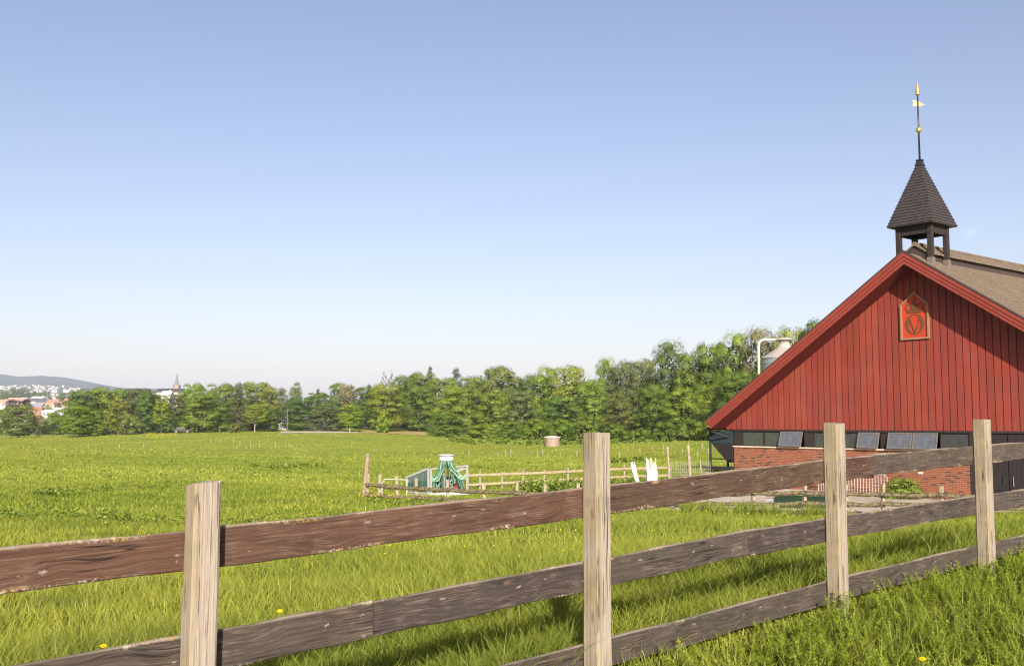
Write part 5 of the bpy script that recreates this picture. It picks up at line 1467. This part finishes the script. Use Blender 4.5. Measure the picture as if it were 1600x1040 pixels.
# hills
hx = np.linspace(-420, 460, 200); prof_ = np.interp(hx, [-420, -200, -60, 0, 30, 65, 100, 130, 160, 190, 235, 280, 330, 460], [588, 578, 580, 583.5, 587.5, 586, 588.5, 594, 600, 605.5, 606.5, 605.5, 616, 640])
vv = []; ny_ = 24
for j in range(ny_):
    t = j/(ny_-1); Y = 4300+2600*t
    for i, x in enumerate(hx):
        base_ = 648; crest = prof_[i]
        py = base_+(crest-base_)*min(1, (t/.75))**.75 if t < .75 else crest+(t-.75)*90
        py += 1.2*math.sin(x*.05+j)*(t < .7)
        vv.append(at(x, py, Y))
ii = np.arange(ny_*200).reshape(ny_, 200)
qq = np.stack([ii[:-1, :-1], ii[:-1, 1:], ii[1:, 1:], ii[1:, :-1]], -1).reshape(-1, 4)
h = np_mesh('hills', np.array(vv), qq, [M['hill']], smooth=True); tag(h, 'long forested hill fading blue behind the town', 'hills', kind='structure')

# ---------------------------------------------------------------- air
HAZE = 1.0e-4
m = MB(); m.box(-7500, 7500, -90, 9200, -12, 360)
t = NT('haze_air'); pv = t.n('ShaderNodeVolumePrincipled'); pv.inputs['Density'].default_value = HAZE
t.set(pv.inputs['Color'], (.72, .80, 1.0)); pv.inputs['Anisotropy'].default_value = 0.0
t.t.links.new(pv.outputs[0], t.out.inputs['Volume'])
hzo = m.build('haze', t.m); tag(hzo, 'thin pale haze in the air over meadow and town', 'haze', kind='stuff')

# moon
mp_ = at(1517, 364, 14000)
t = NT('day_moon')
em_ = t.n('ShaderNodeEmission'); trn = t.n('ShaderNodeBsdfTransparent'); ad = t.n('ShaderNodeAddShader')
v = t.coord('Object', (.012, .012, .012)); t.set(em_.inputs[0], t.ramp(t.noise(v, 2.2, 4), [(.4, (.035, .04, .05)), (.6, (.10, .105, .11))])); em_.inputs[1].default_value = .32
t.t.links.new(em_.outputs[0], ad.inputs[0]); t.t.links.new(trn.outputs[0], ad.inputs[1])
m = MB(); m.lathe([(62*math.sin(math.pi*k/16)+1e-5, -62*math.cos(math.pi*k/16)) for k in range(17)], (0, 0, 0), 32)
mo = m.build('moon', t.done(ad.outputs[0]), loc=mp_, smooth=True); tag(mo, 'faint pale daytime moon in the sky beside the belfry', 'moon')

# ---------------------------------------------------------------- sky, sun, camera
sd = Vector((.15, -1.755, .74)).normalized()
el = math.asin(sd.z)
w = bpy.data.worlds.new('World'); sc.world = w; w.use_nodes = True
nt = w.node_tree; nt.nodes.clear()
sky = nt.nodes.new('ShaderNodeTexSky'); sky.sky_type = 'NISHITA'; sky.sun_disc = False
sky.sun_elevation = el; sky.sun_rotation = math.atan2(sd.x, sd.y)
sky.altitude = 0; sky.air_density = 1.0; sky.dust_density = 1.3; sky.ozone_density = 2.1
bg = nt.nodes.new('ShaderNodeBackground'); bg.inputs[1].default_value = .0905
wo_ = nt.nodes.new('ShaderNodeOutputWorld')
tint = nt.nodes.new('ShaderNodeMix'); tint.data_type = 'RGBA'; tint.blend_type = 'MULTIPLY'; tint.inputs[0].default_value = 1; tint.inputs[7].default_value = (1.10, .90, .91, 1)
nt.links.new(sky.outputs[0], tint.inputs[6]); nt.links.new(tint.outputs[2], bg.inputs[0]); nt.links.new(bg.outputs[0], wo_.inputs[0])
L = bpy.data.lights.new('sun', 'SUN'); L.energy = 5.0; L.angle = R(.53); L.color = (1, .93, .80)
so = bpy.data.objects.new('sun', L); COL.objects.link(so); so.rotation_euler = sd.to_track_quat('Z', 'Y').to_euler()
cam = bpy.data.cameras.new('camera'); cam.sensor_width = 36; cam.lens = 36*F/1600; cam.clip_start = .05; cam.clip_end = 30000
cam.dof.use_dof = False
cob = bpy.data.objects.new('camera', cam); COL.objects.link(cob); cob.rotation_euler = (math.pi/2+TH, 0, 0)
sc.camera = cob
sc.view_settings.view_transform = 'Standard'; sc.view_settings.look = 'None'; sc.view_settings.exposure = .9; sc.view_settings.gamma = 1
sc.cycles.use_denoising = True; sc.cycles.denoising_prefilter = 'ACCURATE'
sc.cycles.filter_width = 1.15
sc.cycles.max_bounces = 6; sc.cycles.diffuse_bounces = 2; sc.cycles.transparent_max_bounces = 8; sc.cycles.volume_bounces = 1
sc.cycles.sample_clamp_indirect = 6
